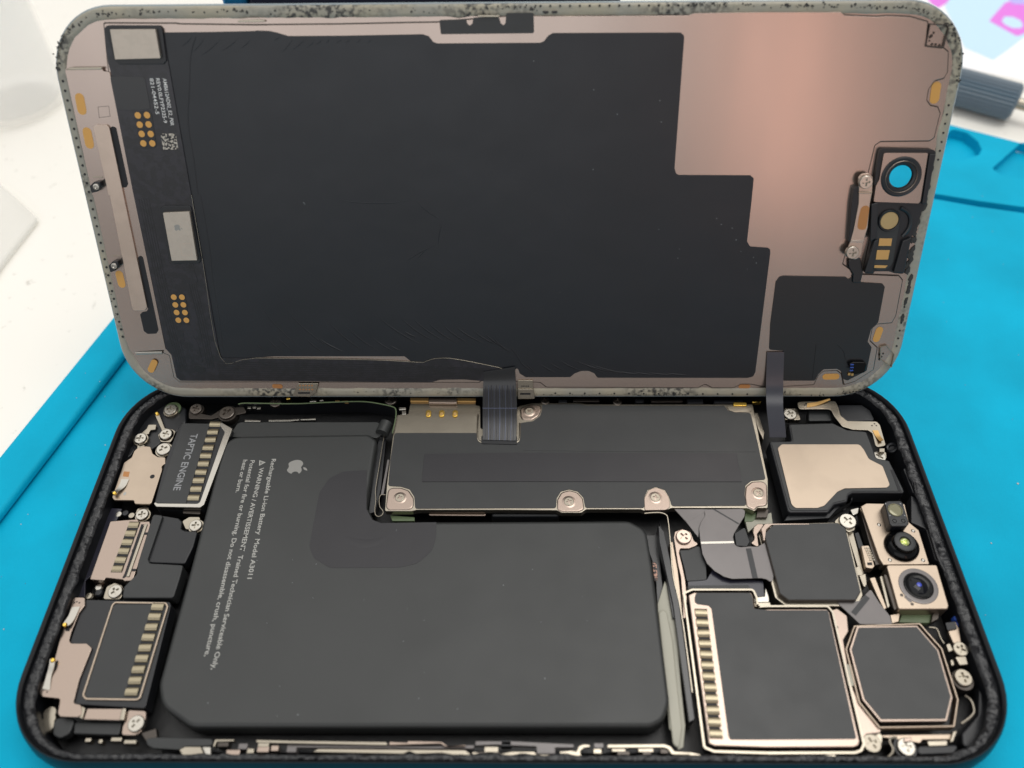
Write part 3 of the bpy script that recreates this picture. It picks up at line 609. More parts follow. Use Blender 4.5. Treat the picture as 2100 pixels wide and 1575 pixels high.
br = plate("antenna_bracket", [(-70.14,-9.39),(-68.2,-9.39),(-67.73,-10.78),(-68.21,-11.98),(-68.36,-15.23),(-68.23,-16.52),(-67.75,-16.97),(-65.33,-16.97),(-64.28,-17.69),(-64.58,-22.54),(-64.27,-26.01),(-63.02,-26.27),(-62.32,-28.04),(-65.63,-27.96),(-66.1,-27.43),(-66.47,-25.38),(-69.25,-25.12),(-69.92,-24.57),(-70.06,-23.2),(-69.49,-21.43),(-69.49,-19.34),(-69.87,-15.63),(-69.87,-11.78)], 5.75, 6.1, "metal_rose", ph, r=.5, bev=.1)
plate("bracket_arm", [(-63.19,-27.89),(-63.09,-26.3),(-62.33,-26.65),(-62.25,-28.24)], 5.6, 5.95, "metal_cream", br, bev=.12)
plate("bracket_arm", [(-62.25,-26.59),(-56.63,-26.61),(-56.46,-28.34),(-62.28,-28.21)], 5.2, 5.6, "metal_rose", br, bev=.15)
plate("bracket_arm", [(-57,-26.58),(-56.36,-26.58),(-56.18,-28.34),(-56.92,-28.31)], 5.3, 5.72, "metal_cream", br, bev=.15)
plate("tab_plate", [(-56.55,-26.6),(-53.59,-26.74),(-53.18,-28.54),(-53.53,-29.92),(-54.23,-30.3),(-56.23,-30.27),(-56.43,-29.07),(-56.24,-28.19)], 4.4, 5.12, "metal_rose", ph, r=.5, bev=.15)
for L_, R_, tip in (([(-69.62,-11.12),(-69.61,-12.57),(-69.77,-13.79),(-69.91,-14.09)], [(-68.37,-11.02),(-68.51,-13.18),(-68.81,-14.29),(-69.16,-14.39)], (-69.42,-14.28)), ([(-69.58,-23.98),(-69.61,-22.13),(-69.6,-20.63),(-69.76,-19.68)], [(-68.4,-24.16),(-68.86,-22.13),(-68.78,-20.82),(-68.97,-19.78)], (-69.26,-19.89))):
    ribbon("contact_spring", [p+(z,) for p, z in zip(L_, (6.16, 6.3, 6.6, 6.75))], [p+(z,) for p, z in zip(R_, (6.16, 6.3, 6.6, 6.75))], .12, "metal_silver", br)
    lathe("gold_tip", [(0, .22), (.28, .15), (.36, 0), (.36, -.2)], *tip, 6.78, "gold_bright", br, n=16)
for q in ([(-69.71,-14.43),(-68.73,-13.62),(-68.72,-15.03),(-69.31,-15.03)], [(-69.13,-20.87),(-68.95,-19.53),(-68.65,-20.11),(-68.71,-21.24)]): plate("bracket_slot", q, 6.105, 6.115, "hole_dark", br, bev=0)
for (x, y) in [(-69.57,-10.33),(-69.23,-10.16),(-68.77,-10.33),(-69.42,-24.12),(-69.09,-24.03),(-68.77,-24.4)]: plate("weld_dot", circ(x, y, .14, 12), 6.105, 6.115, "metal_dark", br, bev=0)
plate("rubber_plug", [(-66.51,-27.65),(-64.3,-27.65),(-63.9,-28.26),(-64.02,-30.01),(-65.22,-30.73),(-66.5,-30.19),(-67.02,-28.27)], 3.2, 4.8, "film_black", ph, r=1.0, bev=.25)
plate("rubber_block", [(-64.11,-28.15),(-57,-28.22),(-56.88,-30.05),(-63.69,-29.89)], 3.0, 4.4, "film_black", ph, r=.3, bev=.2)
for (x, y) in [(-68.2,-26.94),(-67.96,-27.83),(-67.82,-28.71)]: lathe("brass_spring", [(0, .5), (.9, .45), (1.1, .2), (1.1, -.6)], x, y, 4.0, "metal_cream", ph, n=18)
for (x, y), wd in zip([(-60.97,-30.86),(-59.1,-31.03),(-56.87,-30.76),(-54.77,-31.1)], (.9, .6, 1.6, 1.8)): box("edge_contact", x-wd/2, x+wd/2, y-.3, y+.3, 3.5, 4.9, "metal_cream", ph, bev=.12)
plate("edge_flex", [(-52.13,-31.04),(-51.48,-30.84),(-50.51,-30.77),(-42.42,-30.96),(-42.19,-31.95),(-46.09,-32.03),(-46.81,-32.49),(-50.64,-32.3),(-51.62,-31.84)], 5.4, 6.0, "film_black", ph, r=.6, bev=.12)
plate("edge_flex", [(-53.67,-29.84),(-51.5,-29.14),(-50.93,-30.52),(-52.36,-31.21)], 3.6, 4.9, "metal_dark", ph, bev=.2)

# ---- front edge rail: stamped cream brackets, contacts and flex
plate("edge_bracket", [(-46.73,-32.54),(-46,-32.12),(-43.77,-32.11),(-42.93,-33.25),(-46.12,-33.26)], 5.6, 6.3, "metal_cream", ph, bev=.1)
plate("edge_bracket", [(-43.63,-32.11),(-42.37,-32.11),(-42.08,-33.31),(-42.78,-33.29)], 5.5, 6.2, "metal_silver", ph, bev=.1)
plate("edge_bracket", [(-42,-32.08),(-41.88,-31.16),(-39.14,-31.15),(-39.08,-31.42),(-41.59,-31.49),(-41.69,-32.24)], 5.4, 6.5, "metal_cream", ph, bev=.1)
plate("edge_rail", [(-35.98,-31.19),(-30.63,-31.29),(-17.32,-31.43),(-16.92,-31.89),(-17.45,-31.93),(-35.9,-31.61)], 5.5, 6.5, "metal_cream", ph, bev=.12)
plate("edge_rail", [(-16.86,-31.45),(-14.29,-31.55),(-14.22,-31.33),(-9.36,-31.44),(-8.63,-31.9),(-8.27,-31.98),(-5.99,-31.81),(-5.98,-32.03),(-8.79,-32.1),(-9.52,-31.7),(-14.09,-31.83),(-16.82,-31.92)], 5.6, 6.6, "metal_rose", ph, bev=.1)
plate("edge_plate", [(-27.77,-32.78),(-26.87,-32.37),(-5.98,-32.48),(-5.17,-33.05),(-5.15,-33.47),(-6.82,-33.31),(-9.3,-32.9),(-12.97,-33.03),(-13.88,-32.66),(-14.72,-33.03),(-27.41,-32.83)], 5.8, 6.35, "metal_cream", ph, bev=.1)
plate("edge_flex", [(-31.55,-31.76),(-11.15,-31.91),(-4.79,-31.7),(-4.78,-32.2),(-9.71,-32.21),(-31.49,-32.1)], 5.0, 5.95, "flex_grey", ph, bev=.08)
plate("edge_flex", [(-4.61,-31.25),(0.63,-31.24),(9.43,-31.64),(9.41,-32.14),(6.78,-32.14),(6.76,-32.97),(4.14,-32.97),(4.06,-31.98),(-1.6,-31.75),(-4.59,-31.87)], 5.3, 6.3, "flex_grey", ph, bev=.1)
plate("edge_bracket", [(-5.01,-32.64),(-3.51,-32.89),(-0.71,-32.88),(0.64,-32.63),(3.79,-32.62),(4.14,-33.03),(7.46,-33.02),(7.3,-32.61),(9.05,-32.47),(9.75,-32.6),(10.13,-31.86),(10.85,-31.64),(11.72,-31.69),(11.7,-32.02),(10.82,-32.11),(10.27,-32.6),(10.42,-33.23),(11.1,-33.42),(0.64,-33.2),(-4.89,-33.46)], 5.6, 6.25, "metal_cream", ph, bev=.12)
plate("edge_rail", [(14.16,-31.74),(22.23,-31.67),(23.07,-31.96),(23.52,-32.62),(25.76,-32.78),(25.73,-33.03),(23.12,-33.03),(22.69,-32.3),(22.1,-32.1),(14.13,-32.18)], 5.6, 6.5, "metal_cream", ph, r=.3, bev=.12)
plate("edge_rail", [(11.79,-33.3),(13.54,-33.17),(13.86,-33.49),(19.06,-33.61),(19.53,-33.23),(21.17,-33.31),(21.31,-33.6),(19.21,-33.77),(11.77,-33.66)], 5.8, 6.6, "metal_rose", ph, bev=.1)
for (x, y), wd, m_ in zip([(12.97,-31.77),(12.75,-32.52),(15.75,-32.26),(16.4,-32.84),(19.6,-32.3),(19.73,-32.8),(22.21,-32.49)], (1.4, 1.2, 2.0, 1.8, 2.2, 1.3, 1.2), ("flex_grey", "metal_cream", "metal_cream", "metal_dark", "metal_cream", "metal_dark", "metal_dark")):
    box("edge_contact", x-wd/2, x+wd/2, y-.35, y+.35, 4.5, 6.1, m_, ph, bev=.1)
for (x, y), wd, m_ in zip([(-34.85,-31.72),(-34.79,-32.47),(-33.14,-32.3),(-30.71,-32.46),(-2.3,-32.39),(-3.52,-33.05),(-1.59,-33.05),(-0.2,-31.55)], (1.6, 1.7, 1.1, 1.4, 2.0, 1.2, 1.0, 1.5), ("metal_cream", "metal_rose", "metal_rose", "flex_grey", "metal_cream", "metal_dark", "metal_dark", "plastic_black")):
    box("edge_contact", x-wd/2, x+wd/2, y-.4, y+.4, 4.5, 6.3, m_, ph, bev=.1)
for (x, y), wd, m_ in zip([(-40.7,-31.7),(-39.02,-32.87),(-37.79,-32.03),(-36.58,-32.69)], (1.6, 2.0, 1.3, 1.0), ("metal_dark", "metal_rose", "flex_grey", "metal_cream")):
    box("edge_contact", x-wd/2, x+wd/2, y-.4, y+.4, 4.5, 6.2, m_, ph, bev=.1)
box("battery_tray_lip", -50, 23, -32.4, -32.0, 1.6, 4.4, "plastic_black", ph, bev=.1)
plate("edge_plate", [(23.36,-32.64),(25.79,-32.64),(26.97,-32.88),(27.91,-33.39),(31.36,-33.25),(31.32,-33.52),(28.08,-33.58),(26.53,-33.15),(23.3,-33.12)], 5.8, 6.3, "metal_cream", ph, bev=.1)
plate("edge_contact", [(44.45,-33.02),(46.06,-33.02),(45.96,-33.46),(44.35,-33.46)], 6.0, 6.7, "metal_cream", ph, bev=.1)

# ---- earpiece speaker, top right
ep_out = [(47.2,20.82),(51.26,20.89),(51.5,24.73),(59.78,24.99),(62.01,23.42),(65.52,22.99),(65.7,19.54),(65.7,17.12),(67.86,16.58),(68.62,10.64),(68.58,9.77),(59.61,9.78),(58.74,9.28),(58.21,8.05),(55.84,7.44),(54.42,5.93),(47.59,5.94)]
ep = plate("earpiece_speaker", ep_out, 3.0, 6.3, "plastic_black", ph, r=.5, bev=.3, seg=3)
plate("cover_lip", off(ep_out, -.35), 6.31, 6.42, "film_black", ep, r=.5, bev=.04)
plate("speaker_plate", [(48.37,19.06),(49.26,19.93),(63.33,19.89),(63.79,18.7),(64.14,16.69),(66.15,15.24),(66.32,11.25),(65.63,10.72),(58.3,10.58),(56.85,9.88),(53.95,7.12),(52.69,6.68),(48.89,6.68),(48.41,7.42)], 6.43, 6.55, "metal_champagne", ep, r=.7, bev=.04)
plate("speaker_step", [(48.09,6.51),(54.98,6.5),(56.4,7.97),(58.79,8.58),(60.07,10.2),(59.78,9.08),(56.51,7.11),(54.82,5.41),(46.92,4.94)], 3.0, 5.2, "plastic_black", ep, bev=.2)
plate("speaker_slot", quad((67.59,14.48), (67.73,10.14), .5), 6.43, 6.46, "hole_dark", ep, bev=0)
plate("corner_block", [(62.05,29.88),(66.72,29.86),(68,28.53),(68.24,26.06),(62.92,25.93),(62.09,27.23)], 3.4, 5.4, "plastic_black", ph, r=.5, bev=.25)
plate("corner_block", [(56.46,28.72),(60.42,28.71),(60.29,26.23),(55.89,26.19)], 3.4, 5.2, "film_black", ph, r=.3, bev=.2)
fs = plate("contact_strip", [(54.16,29.65),(56.42,29.85),(61.44,29.9),(61.62,28.3),(61.57,26.41),(62.45,25.18),(67.85,25.05),(68.23,24.2),(68.01,19.67),(66.1,19.21),(66.31,22.43),(65.72,23.08),(63.08,23.2),(61.23,23.93),(60.4,26.13),(60.04,27.96),(54.14,27.98)], 6.3, 6.5, "metal_cream", ph, r=.5, bev=.06)
ribbon("contact_spring", [p+(z,) for p, z in zip([(55.67,28.32),(57.74,28.75),(60.3,29.77)], (6.52, 6.6, 7.0))], [p+(z,) for p, z in zip([(56.02,29.34),(57.93,29.57),(60.14,30.07)], (6.52, 6.6, 7.0))], .12, "gold", fs)
ribbon("contact_spring", [p+(z,) for p, z in zip([(66.47,22.98),(66.65,21.59),(66.94,20.22)], (6.52, 6.6, 7.0))], [p+(z,) for p, z in zip([(67.48,22.98),(67.54,21.59),(67.64,20.49)], (6.52, 6.6, 7.0))], .12, "gold", fs)
for (x, y) in [(55.39,28.9),(55.83,29.34),(55.93,28.75),(55.68,29.2),(66.72,24.11),(67.29,24.53),(67.52,24.1)]: plate("weld_dot", circ(x, y, .16, 12), 6.503, 6.512, "metal_dark", fs, bev=0)
plate("strip_foot", [(66.86,19.34),(67.86,19.34),(67.63,18.52),(66.64,18.53)], 5.0, 6.1, "metal_cream", ph, bev=.08)
for (x, y), r, z in zip([(52.55,27.39),(66.68,17.92)], (1.2, 1.2), (5.4, 5.1)): screw(x, y, z, r, ph)
plate("tab_plate", [(51.86,29.03),(54.42,29.02),(54.4,26.25),(51.41,26.31)], 4.4, 5.42, "metal_cream", ph, r=.3, bev=.1)
plate("tab_plate", [(66.21,18.87),(67.29,19.55),(68.41,19.14),(68.14,17.79),(66.58,17.79)], 4.0, 5.12, "metal_cream", ph, r=.3, bev=.1)
lathe("vent_ring", [(1.0, -.4), (1.05, .1), (.8, .25), (.55, .1), (.5, -.3), (0, -.35)], *(69.57,20.02), 5.3, "plastic_black", ph, n=24, tilt=(0, -.6))
plate("wall_rail", [(69.7,14.74),(70.98,15.39),(70.97,10.01),(69.89,9.64)], 5.0, 6.4, "plastic_black", ph, bev=.2)
plate("wall_rail", [(69.52,9.45),(70.35,8.7),(70.22,2.21),(69.82,2.92),(67.9,4.1)], 4.0, 6.2, "plastic_black", ph, bev=.2)
plate("wall_rail", [(69.92,2.8),(70.67,2.57),(70.53,-3.57),(69.64,-2.9)], 4.0, 6.4, "plastic_black", ph, bev=.2)
tube("wall_rib", [p+(6.9,) for p in [(70.86,15),(70.53,11.4),(70.2,9.64),(70.53,6.94),(70.3,2.88),(69.97,-2.59),(70.37,-5.66)]], .28, "adhesive_black", ph, n=8)

# ---- front camera cluster
fc = plate("camera_bracket", [(60.35,7.3),(61.42,7.92),(68.06,7.78),(67.71,4.17),(68.9,2.63),(68.7,-3.66),(61.1,-3.75),(60.75,-2.5)], 4.0, 6.1, "metal_champagne", ph, r=.25, bev=.2, seg=3)
plate("bracket_side", [(60.36,7.47),(61.56,7.96),(61.48,-3.26),(60.1,-3.48)], 3.4, 5.4, "metal_dark", ph, bev=.2)
pj = plate("dot_projector", [(63.57,6.78),(64.15,7.14),(66.36,7.19),(66.69,6.77),(66.56,2.86),(66.03,2.28),(63.58,2.28),(63.31,2.74)], 6.1, 8.1, "plastic_black", ph, r=.5, bev=.2, seg=3)
lathe("projector_window", [(0, .05), (.95, .05), (1.05, .02), (1.12, .1), (1.2, .1), (1.24, 0)], *(64.96,5.34), 8.1, "ir_window", pj, n=32)
for (x, y) in [(64.23,3.26),(65.68,3.28)]: lathe("sensor_eye", [(0, .0), (.22, .0), (.26, .08), (.36, .08), (.4, 0)], x, y, 8.1, "lens_black", pj, n=20)
plate("eye_groove", stad((64.09,3.26), (65.74,3.28), .95), 8.105, 8.14, "film_black", pj, bev=.02)
for (x, y) in [(63.69,6.57),(66.19,6.56),(63.77,4.3),(66.24,4.29)]: plate("alignment_dot", circ(x, y, .11, 10), 8.105, 8.125, "print_grey", pj, bev=0)
x, y = (65,-0.41)
fl = lathe("infrared_lens", [(2.75, -.6), (2.8, .1), (2.7, .5), (2.35, .9), (1.95, 1.15), (1.85, 1.5), (1.75, 1.7), (1.5, 1.76), (.9, 1.72), (.82, 1.6), (0, 1.55)], x, y, 6.15, "lens_black", ph, n=48)
lathe("lens_glint", [(0, .22), (.3, .19), (.55, .1), (.74, -.02)], x, y, 7.74, "lens_green", fl, n=28)
lathe("lens_cap", [(.84, -.02), (.95, .05), (1.55, .03), (1.78, -.1)], x, y, 7.9, "film_black", fl, n=40)
sc2 = plate("selfie_camera", [(61.14,-4.4),(61.45,-4.14),(69.13,-4.14),(69.31,-4.41),(68.93,-11.17),(68.56,-11.72),(61.12,-11.73),(60.93,-11.38)], 4.0, 7.0, "metal_champagne", ph, r=.35, bev=.2, seg=3)
x, y = (65.17,-7.87)
lathe("lens_ring", [(3.05, -.02), (3.02, .1), (2.8, .14), (2.35, .12), (2.25, .05)], x, y, 7.0, "flex_grey", sc2, n=48)
lathe("lens_barrel", [(2.3, .1), (2.2, .2), (2.1, .22), (1.95, .16), (1.7, .06), (0, .03)], x, y, 7.0, "lens_black", sc2, n=48)
lathe("lens_glass", [(0, .3), (.5, .26), (1.0, .14), (1.5, -.05)], x, y, 7.08, "lens_blue", sc2, n=36)
lathe("lens_glint", [(0, .05), (.3, .03), (.42, -.03)], *(65.21,-7.78), 7.36, "lens_glint_blue", sc2, n=20)
for (x, y) in [(62.08,-9.4),(63.28,-10.89)]: plate("rivet", circ(x, y, .25, 14), 7.01, 7.05, "metal_dark", sc2, bev=.02)
plate("ring_tab", fillet([(62.29,-9.65),(63.1,-9.24),(63.79,-10.17),(63.05,-10.69)], .2), 7.01, 7.04, "flex_grey", sc2, bev=.02)
for (x, y) in [(62.47,3.68),(67.83,2.5),(62.43,-2.86),(67.8,-2.9)]: lathe("bracket_dimple", [(0, .14), (.2, .12), (.34, 0)], x, y, 6.1, "metal_silver", fc, n=16)
# connector and folded brackets between the camera groups
cn = plate("board_connector", [(58.37,-0.31),(59.69,-0.2),(59.6,-4.01),(59.14,-4.44),(58.1,-4.22)], 4.6, 6.2, "metal_champagne", ph, r=.2, bev=.12)
for i in range(6):
    for j in range(3):
        a = Vector((59.1,-0.79)); b = Vector((59.34,-2.92)); q = a.lerp(b, i/5)
        box("connector_pin", q.x-.28+j*.3, q.x-.08+j*.3, q.y-.13, q.y+.13, 6.2, 6.32, "metal_cream", cn, bev=.03)
plate("connector_slot", [(58.51,-3.37),(59.33,-3.32),(59.28,-3.85),(58.48,-3.85)], 6.205, 6.225, "hole_dark", cn, bev=0)
for pts_, z0, z1, m_ in (([(57.11,2.79),(58.21,3.02),(58.1,-1.37),(57.97,-4.93),(57.26,-4.93)], 3.6, 5.2, "metal_cream"), ([(58.39,2.66),(59.21,3.01),(59.42,-1.26),(58.43,-3.06)], 3.6, 5.0, "plastic_black"), ([(58.74,7.1),(60.46,7.59),(59.92,6.37),(58.95,5.89)], 4.0, 5.3, "metal_silver"),
                           ([(56.3,-4.15),(57.48,-3.48),(57.68,-5.02),(57.39,-5.35),(56.59,-5.35)], 4.2, 5.6, "metal_cream"), ([(56.89,-5.36),(58.1,-4.92),(57.78,-6.87),(57.18,-7.62)], 4.2, 5.6, "metal_cream"), ([(58.38,-5.89),(59.34,-5.67),(59.73,-10.96),(59.23,-11.37),(58.75,-8.87)], 4.0, 5.8, "metal_champagne"), ([(59.99,-5.72),(60.55,-5.5),(60.23,-10.79),(59.72,-11.21)], 4.0, 6.0, "metal_cream"), ([(60.47,-5.53),(61.04,-5.64),(61.19,-11.22),(60.43,-11.83)], 4.0, 6.5, "metal_dark")):
    plate("folded_bracket", pts_, z0, z1, m_, ph, r=.2, bev=.12)
plate("camera_foot", [(59.96,-12.1),(61.6,-11.79),(60.99,-13.21),(59.84,-13.52)], 4.2, 5.7, "metal_champagne", ph, bev=.1)
plate("camera_board", [(62.47,-11.22),(67.15,-11.22),(66.18,-13.06),(61.37,-12.96)], 3.6, 4.8, "mask_green", ph, bev=.1)
plate("camera_foot", [(66.7,-11.89),(68.06,-11.28),(67.41,-12.7),(66.06,-13.31)], 4.2, 5.5, "metal_dark", ph, bev=.1)
tube("thin_wire", [p+(5.2,) for p in [(65.62,-13.95),(66.71,-14.15),(66.84,-15.54),(67.09,-16.52)]], .12, "metal_cream", ph, n=6)
for (x, y) in [(70.24,-12.6),(70.31,-13.51)]: lathe("blue_sensor", [(0, .4), (.4, .35), (.5, .1), (.5, -.6)], x, y, 5.2, "blue_part", ph, n=16)

# ---- rear cameras
def rear(name, outline, z, m_top="film_black", wd=.42, z0=3.2):
    o = plate(name, off(outline, .05), z0, z-.12, "metal_rose", ph, r=.2, bev=.1)
    plate("graphite_cover", off(outline, -wd), z-.11, z-.02, m_top, o, r=.15, bev=.03)
    return o
# upper square camera
c1 = [(42.46,1.59),(44.52,3.43),(55.29,3.7),(56.39,2.59),(55.92,-8.74),(54.76,-10.22),(44.13,-10.22),(42.98,-9.08)]
o = plate("rear_camera", c1, 3.2, 6.8, "metal_dark", ph, r=.25, bev=.15)
plate("graphite_cover", off(c1, -.12), 6.81, 6.9, "film_black", o, r=.25, bev=.04)
plate("lower_flange", off(c1, .55), 3.2, 5.9, "metal_cream", o, r=.4, bev=.1)
plate("top_edge", [(42.22,2.5),(43.01,3.42),(44.02,3.49),(50.5,3.51),(50.45,3.27),(44.09,3.2),(43.04,2.29),(42.4,0.21),(42.18,0.35)], 6.3, 6.92, "metal_rose", o, bev=.08)
# camera hook bracket
plate("hook_bracket", [(40.23,0.35),(40.87,0.83),(41.09,1.39),(41.02,2.37),(41.33,3.36),(42.06,3.93),(43.33,4),(42.65,3.07),(41.69,1.95),(41.53,-0.27),(41.15,-0.34)], 5.2, 6.0, "metal_rose", ph, r=.4, bev=.12)
# flex from the board to the upper camera
def rib2(name, L_, R_, zs, th, m_, k=6): return ribbon(name, [p+(z,) for p, z in zip(L_, zs)], [p+(z,) for p, z in zip(R_, zs)], th, m_, ph, k)
plate("camera_flex", [(33.34,6.57),(40.47,6.67),(40.02,5.19),(38.78,3.47),(37.71,1.93),(37.41,1.23),(37.43,0.26),(37.63,-0.43),(38.45,-0.63),(39.95,-0.49),(41.16,-0.56),(42.26,0.05),(43,0.67),(42.86,-5.63),(42.36,-6.99),(41.53,-6.34),(40.73,-6.15),(36.04,-6.28),(34.79,-5.89),(33.39,-4.85),(32.38,-3.53),(31.9,-1.78),(31.9,0.82),(32,2.91),(32.47,4.05),(33.41,5.34)], 6.2, 6.3, "flex_grey", ph, r=.6, bev=.03)
plate("flex_fold", [(28.37,6.77),(33.91,6.76),(33.47,5.46),(32.52,4.16),(32.07,3.17),(31.69,1.34),(30.03,4.31)], 5.9, 6.05, "flex_grey", ph, bev=.03)
plate("flex_fold_band", quad((31.92,0.17), (37.43,0.3), .42), 6.305, 6.35, "metal_silver", ph, bev=.02)
plate("flex_fold_band", quad((34.99,6.62), (38.81,3.73), .28), 6.305, 6.33, "flex_black", ph, bev=.02)
plate("flex_fold_band", quad((39.63,-0.86), (39.76,-6.17), .9), 6.305, 6.33, "plastic_black", ph, bev=.02)
plate("flex_fold_band", quad((30.04,4.45), (33.62,6.55), .5), 6.055, 6.08, "flex_grey", ph, bev=.02)
plate("flex_support", [(37.85,2.2),(39.89,3.47),(40.24,0.53),(39.6,-0.3),(37.77,-0.16)], 5.0, 5.9, "plastic_black", ph, r=.3, bev=.15)
plate("board_patch", [(40.65,5.41),(45.45,7.16),(45.28,4.97),(42.58,4.83),(41.53,3.96),(40.77,3.25)], 3.6, 4.2, "tape_white", ph, bev=.05)
# bracket left of the rear camera with its screw
lb = plate("bracket_plate", [(27.63,1.45),(27.95,2.5),(29.26,3.03),(30.56,2.43),(30.9,0.76),(31.63,0.2),(30.95,-0.21),(29.91,-0.62),(28.43,-0.62),(28.15,-1.44),(28.39,-3.86),(28.54,-6.48),(28.4,-9.41),(27.73,-12.76),(27.44,-12.76),(27.69,-9.92),(27.92,-5.7),(27.71,-3.46),(27.66,-0.35)], 5.4, 5.9, "metal_rose", ph, r=.4, bev=.1)
screw(*(29.23,1.36), 5.9, 1.3, ph, "metal_rose", a=.75, h=.5)
plate("side_wall", [(26.85,0.7),(27.45,0.97),(27.68,-4.19),(27.6,-8.73),(27.47,-12.59),(26.88,-12.59),(26.84,-8.09)], 3.4, 5.4, "metal_champagne", ph, bev=.1)
plate("side_band", [(25.68,4.97),(26.07,2.82),(26.1,-1.35),(26.31,-7.95),(26.48,-12.46),(25.89,-12.46),(25.66,-7.31),(25.64,0.02)], 3.0, 5.2, "flex_black", ph, bev=.1)
plate("graphite_pad", [(28.34,-0.74),(29.96,-0.6),(31.02,-0.05),(31.89,-0.05),(32.05,-1.56),(32.41,-3.31),(32.17,-5.81),(31.89,-6.07),(28.85,-6.33),(28.76,-4.24)], 4.8, 5.5, "film_black", ph, r=.3, bev=.08)
plate("graphite_pad", [(28.99,-6.29),(32.17,-5.9),(33.39,-4.19),(34.43,-5.31),(36.25,-6.03),(39.01,-6.03),(41.27,-6.16),(41,-8.85),(39.2,-8.98),(39.14,-7.96),(29.01,-7.96)], 4.6, 5.35, "violet_flex", ph, r=.2, bev=.08)
plate("fold_strip", [(28.87,-7.08),(38.82,-6.98),(38.72,-7.88),(28.81,-8.01)], 5.36, 5.5, "film_black", ph, r=.2, bev=.08)
plate("steel_block", [(39.15,-9.18),(40.9,-8.99),(41.34,-7.33),(41.56,-9.24),(41.42,-9.99),(39.05,-10.05)], 4.6, 5.7, "metal_silver", ph, bev=.1)
plate("steel_block", [(38.94,-10.05),(41.6,-9.99),(41.6,-10.86),(38.91,-10.86)], 4.6, 5.8, "metal_cream", ph, bev=.15)
# large rear camera
big = [(28.54,-9.18),(29.48,-8.76),(38.6,-8.76),(38.79,-9.59),(38.64,-11.45),(39.15,-11.65),(40.65,-11.55),(49.93,-11.55),(50.22,-12.1),(49.87,-31.34),(49.51,-31.87),(48.85,-32.09),(36.68,-32.17),(29.29,-31.97),(28.47,-31.64)]
o = plate("rear_camera", big, 3.2, 6.7, "metal_rose", ph, r=.35, bev=.2, seg=3)
plate("graphite_cover", [(29.45,-9.76),(29.75,-9.03),(30.06,-8.92),(38.4,-8.92),(38.6,-9.65),(38.45,-11.57),(40.63,-11.81),(49.99,-11.81),(49.44,-30.98),(36.91,-31.1),(31.63,-31.11),(31.43,-30.69),(31.86,-11.61),(31.51,-11.04),(29.8,-10.79),(29.41,-10.48)], 6.71, 6.8, "film_black", o, r=.3, bev=.03)
plate("contact_slot", [(29.28,-11.8),(31.15,-11.59),(30.35,-30.93),(28.76,-31.02)], 6.705, 6.725, "hole_dark", o, bev=0)
fingers((30.12,-12.23), (29.66,-30.36), 12, 1.85, 1.36, 6.8, ph)
rl = off(big, .75)
plate("camera_rail", fillet(rl, .6), 5.2, 6.35, "metal_cream", ph, bev=.15, holes=[off(fillet(rl, .6), -.3)])
# octagonal rear camera
oc = [(53.84,-14.42),(63.06,-14.3),(65.12,-18.18),(64.87,-25.17),(62.98,-28.48),(53.5,-28.57),(51.77,-25.51),(51.79,-18.01)]
rear("rear_camera", oc, 6.9, wd=.26)
rl = off([(53.71,-14.29),(63.75,-13.89),(65.83,-17.76),(65.7,-25.33),(63.93,-28.98),(53.38,-29.17),(51.47,-25.71),(51.56,-17.87)], .25)
plate("camera_rail", rl, 4.6, 6.35, "metal_champagne", ph, bev=.15, holes=[off(rl, -.32)])
# frame web between the two cameras
wb = plate("camera_web", [(50.69,-11.46),(51.84,-11.15),(53.08,-12.38),(52.67,-14.89),(51.53,-16.26),(51.22,-19.72),(51.1,-23.79),(51.45,-25.93),(52.54,-27.86),(53.1,-29.06),(53.67,-29.57),(53.31,-29.91),(51.41,-30.08),(50.61,-30.76),(50.66,-29.23),(50.41,-27.16),(50.46,-24.15),(50.47,-19.72),(50.58,-15.09)], 4.6, 5.95, "metal_rose", ph, r=.3, bev=.12)
plate("web_notch", [(50.76,-13.19),(51.26,-14.29),(50.58,-15.09)], 5.955, 5.965, "hole_dark", wb, bev=0)
plate("web_notch", [(51.38,-25.84),(52.2,-27.16),(52.57,-27.77),(51.97,-27.34),(51.49,-26.46)], 5.955, 5.965, "hole_dark", wb, bev=0)
plate("foam_pad", [(50.53,-20.13),(51.72,-20.08),(51.64,-23.22),(50.38,-23.49)], 5.96, 6.2, "tape_white", wb, r=.3, bev=.08)
screw(*(51.88,-31.26), 5.3, 1.35, ph, "metal_cream", a=.4)
plate("tab_plate", [(50.98,-30.56),(51.78,-29.54),(52.94,-29.2),(53.95,-30.05),(53.35,-31.56),(51.71,-32.4),(50.75,-32.07)], 4.4, 5.28, "metal_cream", ph, r=.5, bev=.12)
screw(*(56.67,-31.69), 5.2, 1.25, ph)
lathe("screw_post", [(0, -.02), (1.6, -.02), (1.7, -.2), (1.75, -1.6)], *(56.67,-31.69), 5.2, "plastic_black", ph, n=24)
plate("clip_tab", [(56.55,-30.58),(57.65,-30.41),(57.54,-31.08),(56.37,-31.16)], 5.2, 5.9, "metal_rose", ph, bev=.12)
plate("steel_block", [(53.34,-29.96),(64,-29.77),(63.36,-30.62),(59.49,-30.63),(58.98,-31.13),(53.78,-30.3)], 3.8, 5.2, "metal_champagne", ph, bev=.15)
plate("steel_block", [(59.85,-30.88),(62.78,-30.79),(62.53,-31.54),(59.88,-31.63)], 4.4, 5.6, "metal_cream", ph, bev=.12)
plate("steel_block", [(63.88,-29.6),(64.64,-29.43),(63.48,-31.04),(62.93,-31.12)], 4.0, 5.7, "metal_cream", ph, bev=.12)
tube("bent_spring", [p+(5.8,) for p in [(55.58,-30.52),(54.68,-30.61),(54.42,-31.2),(54.62,-32.03),(54.25,-32.69),(53.59,-33.18)]], .2, "metal_cream", ph, n=8)
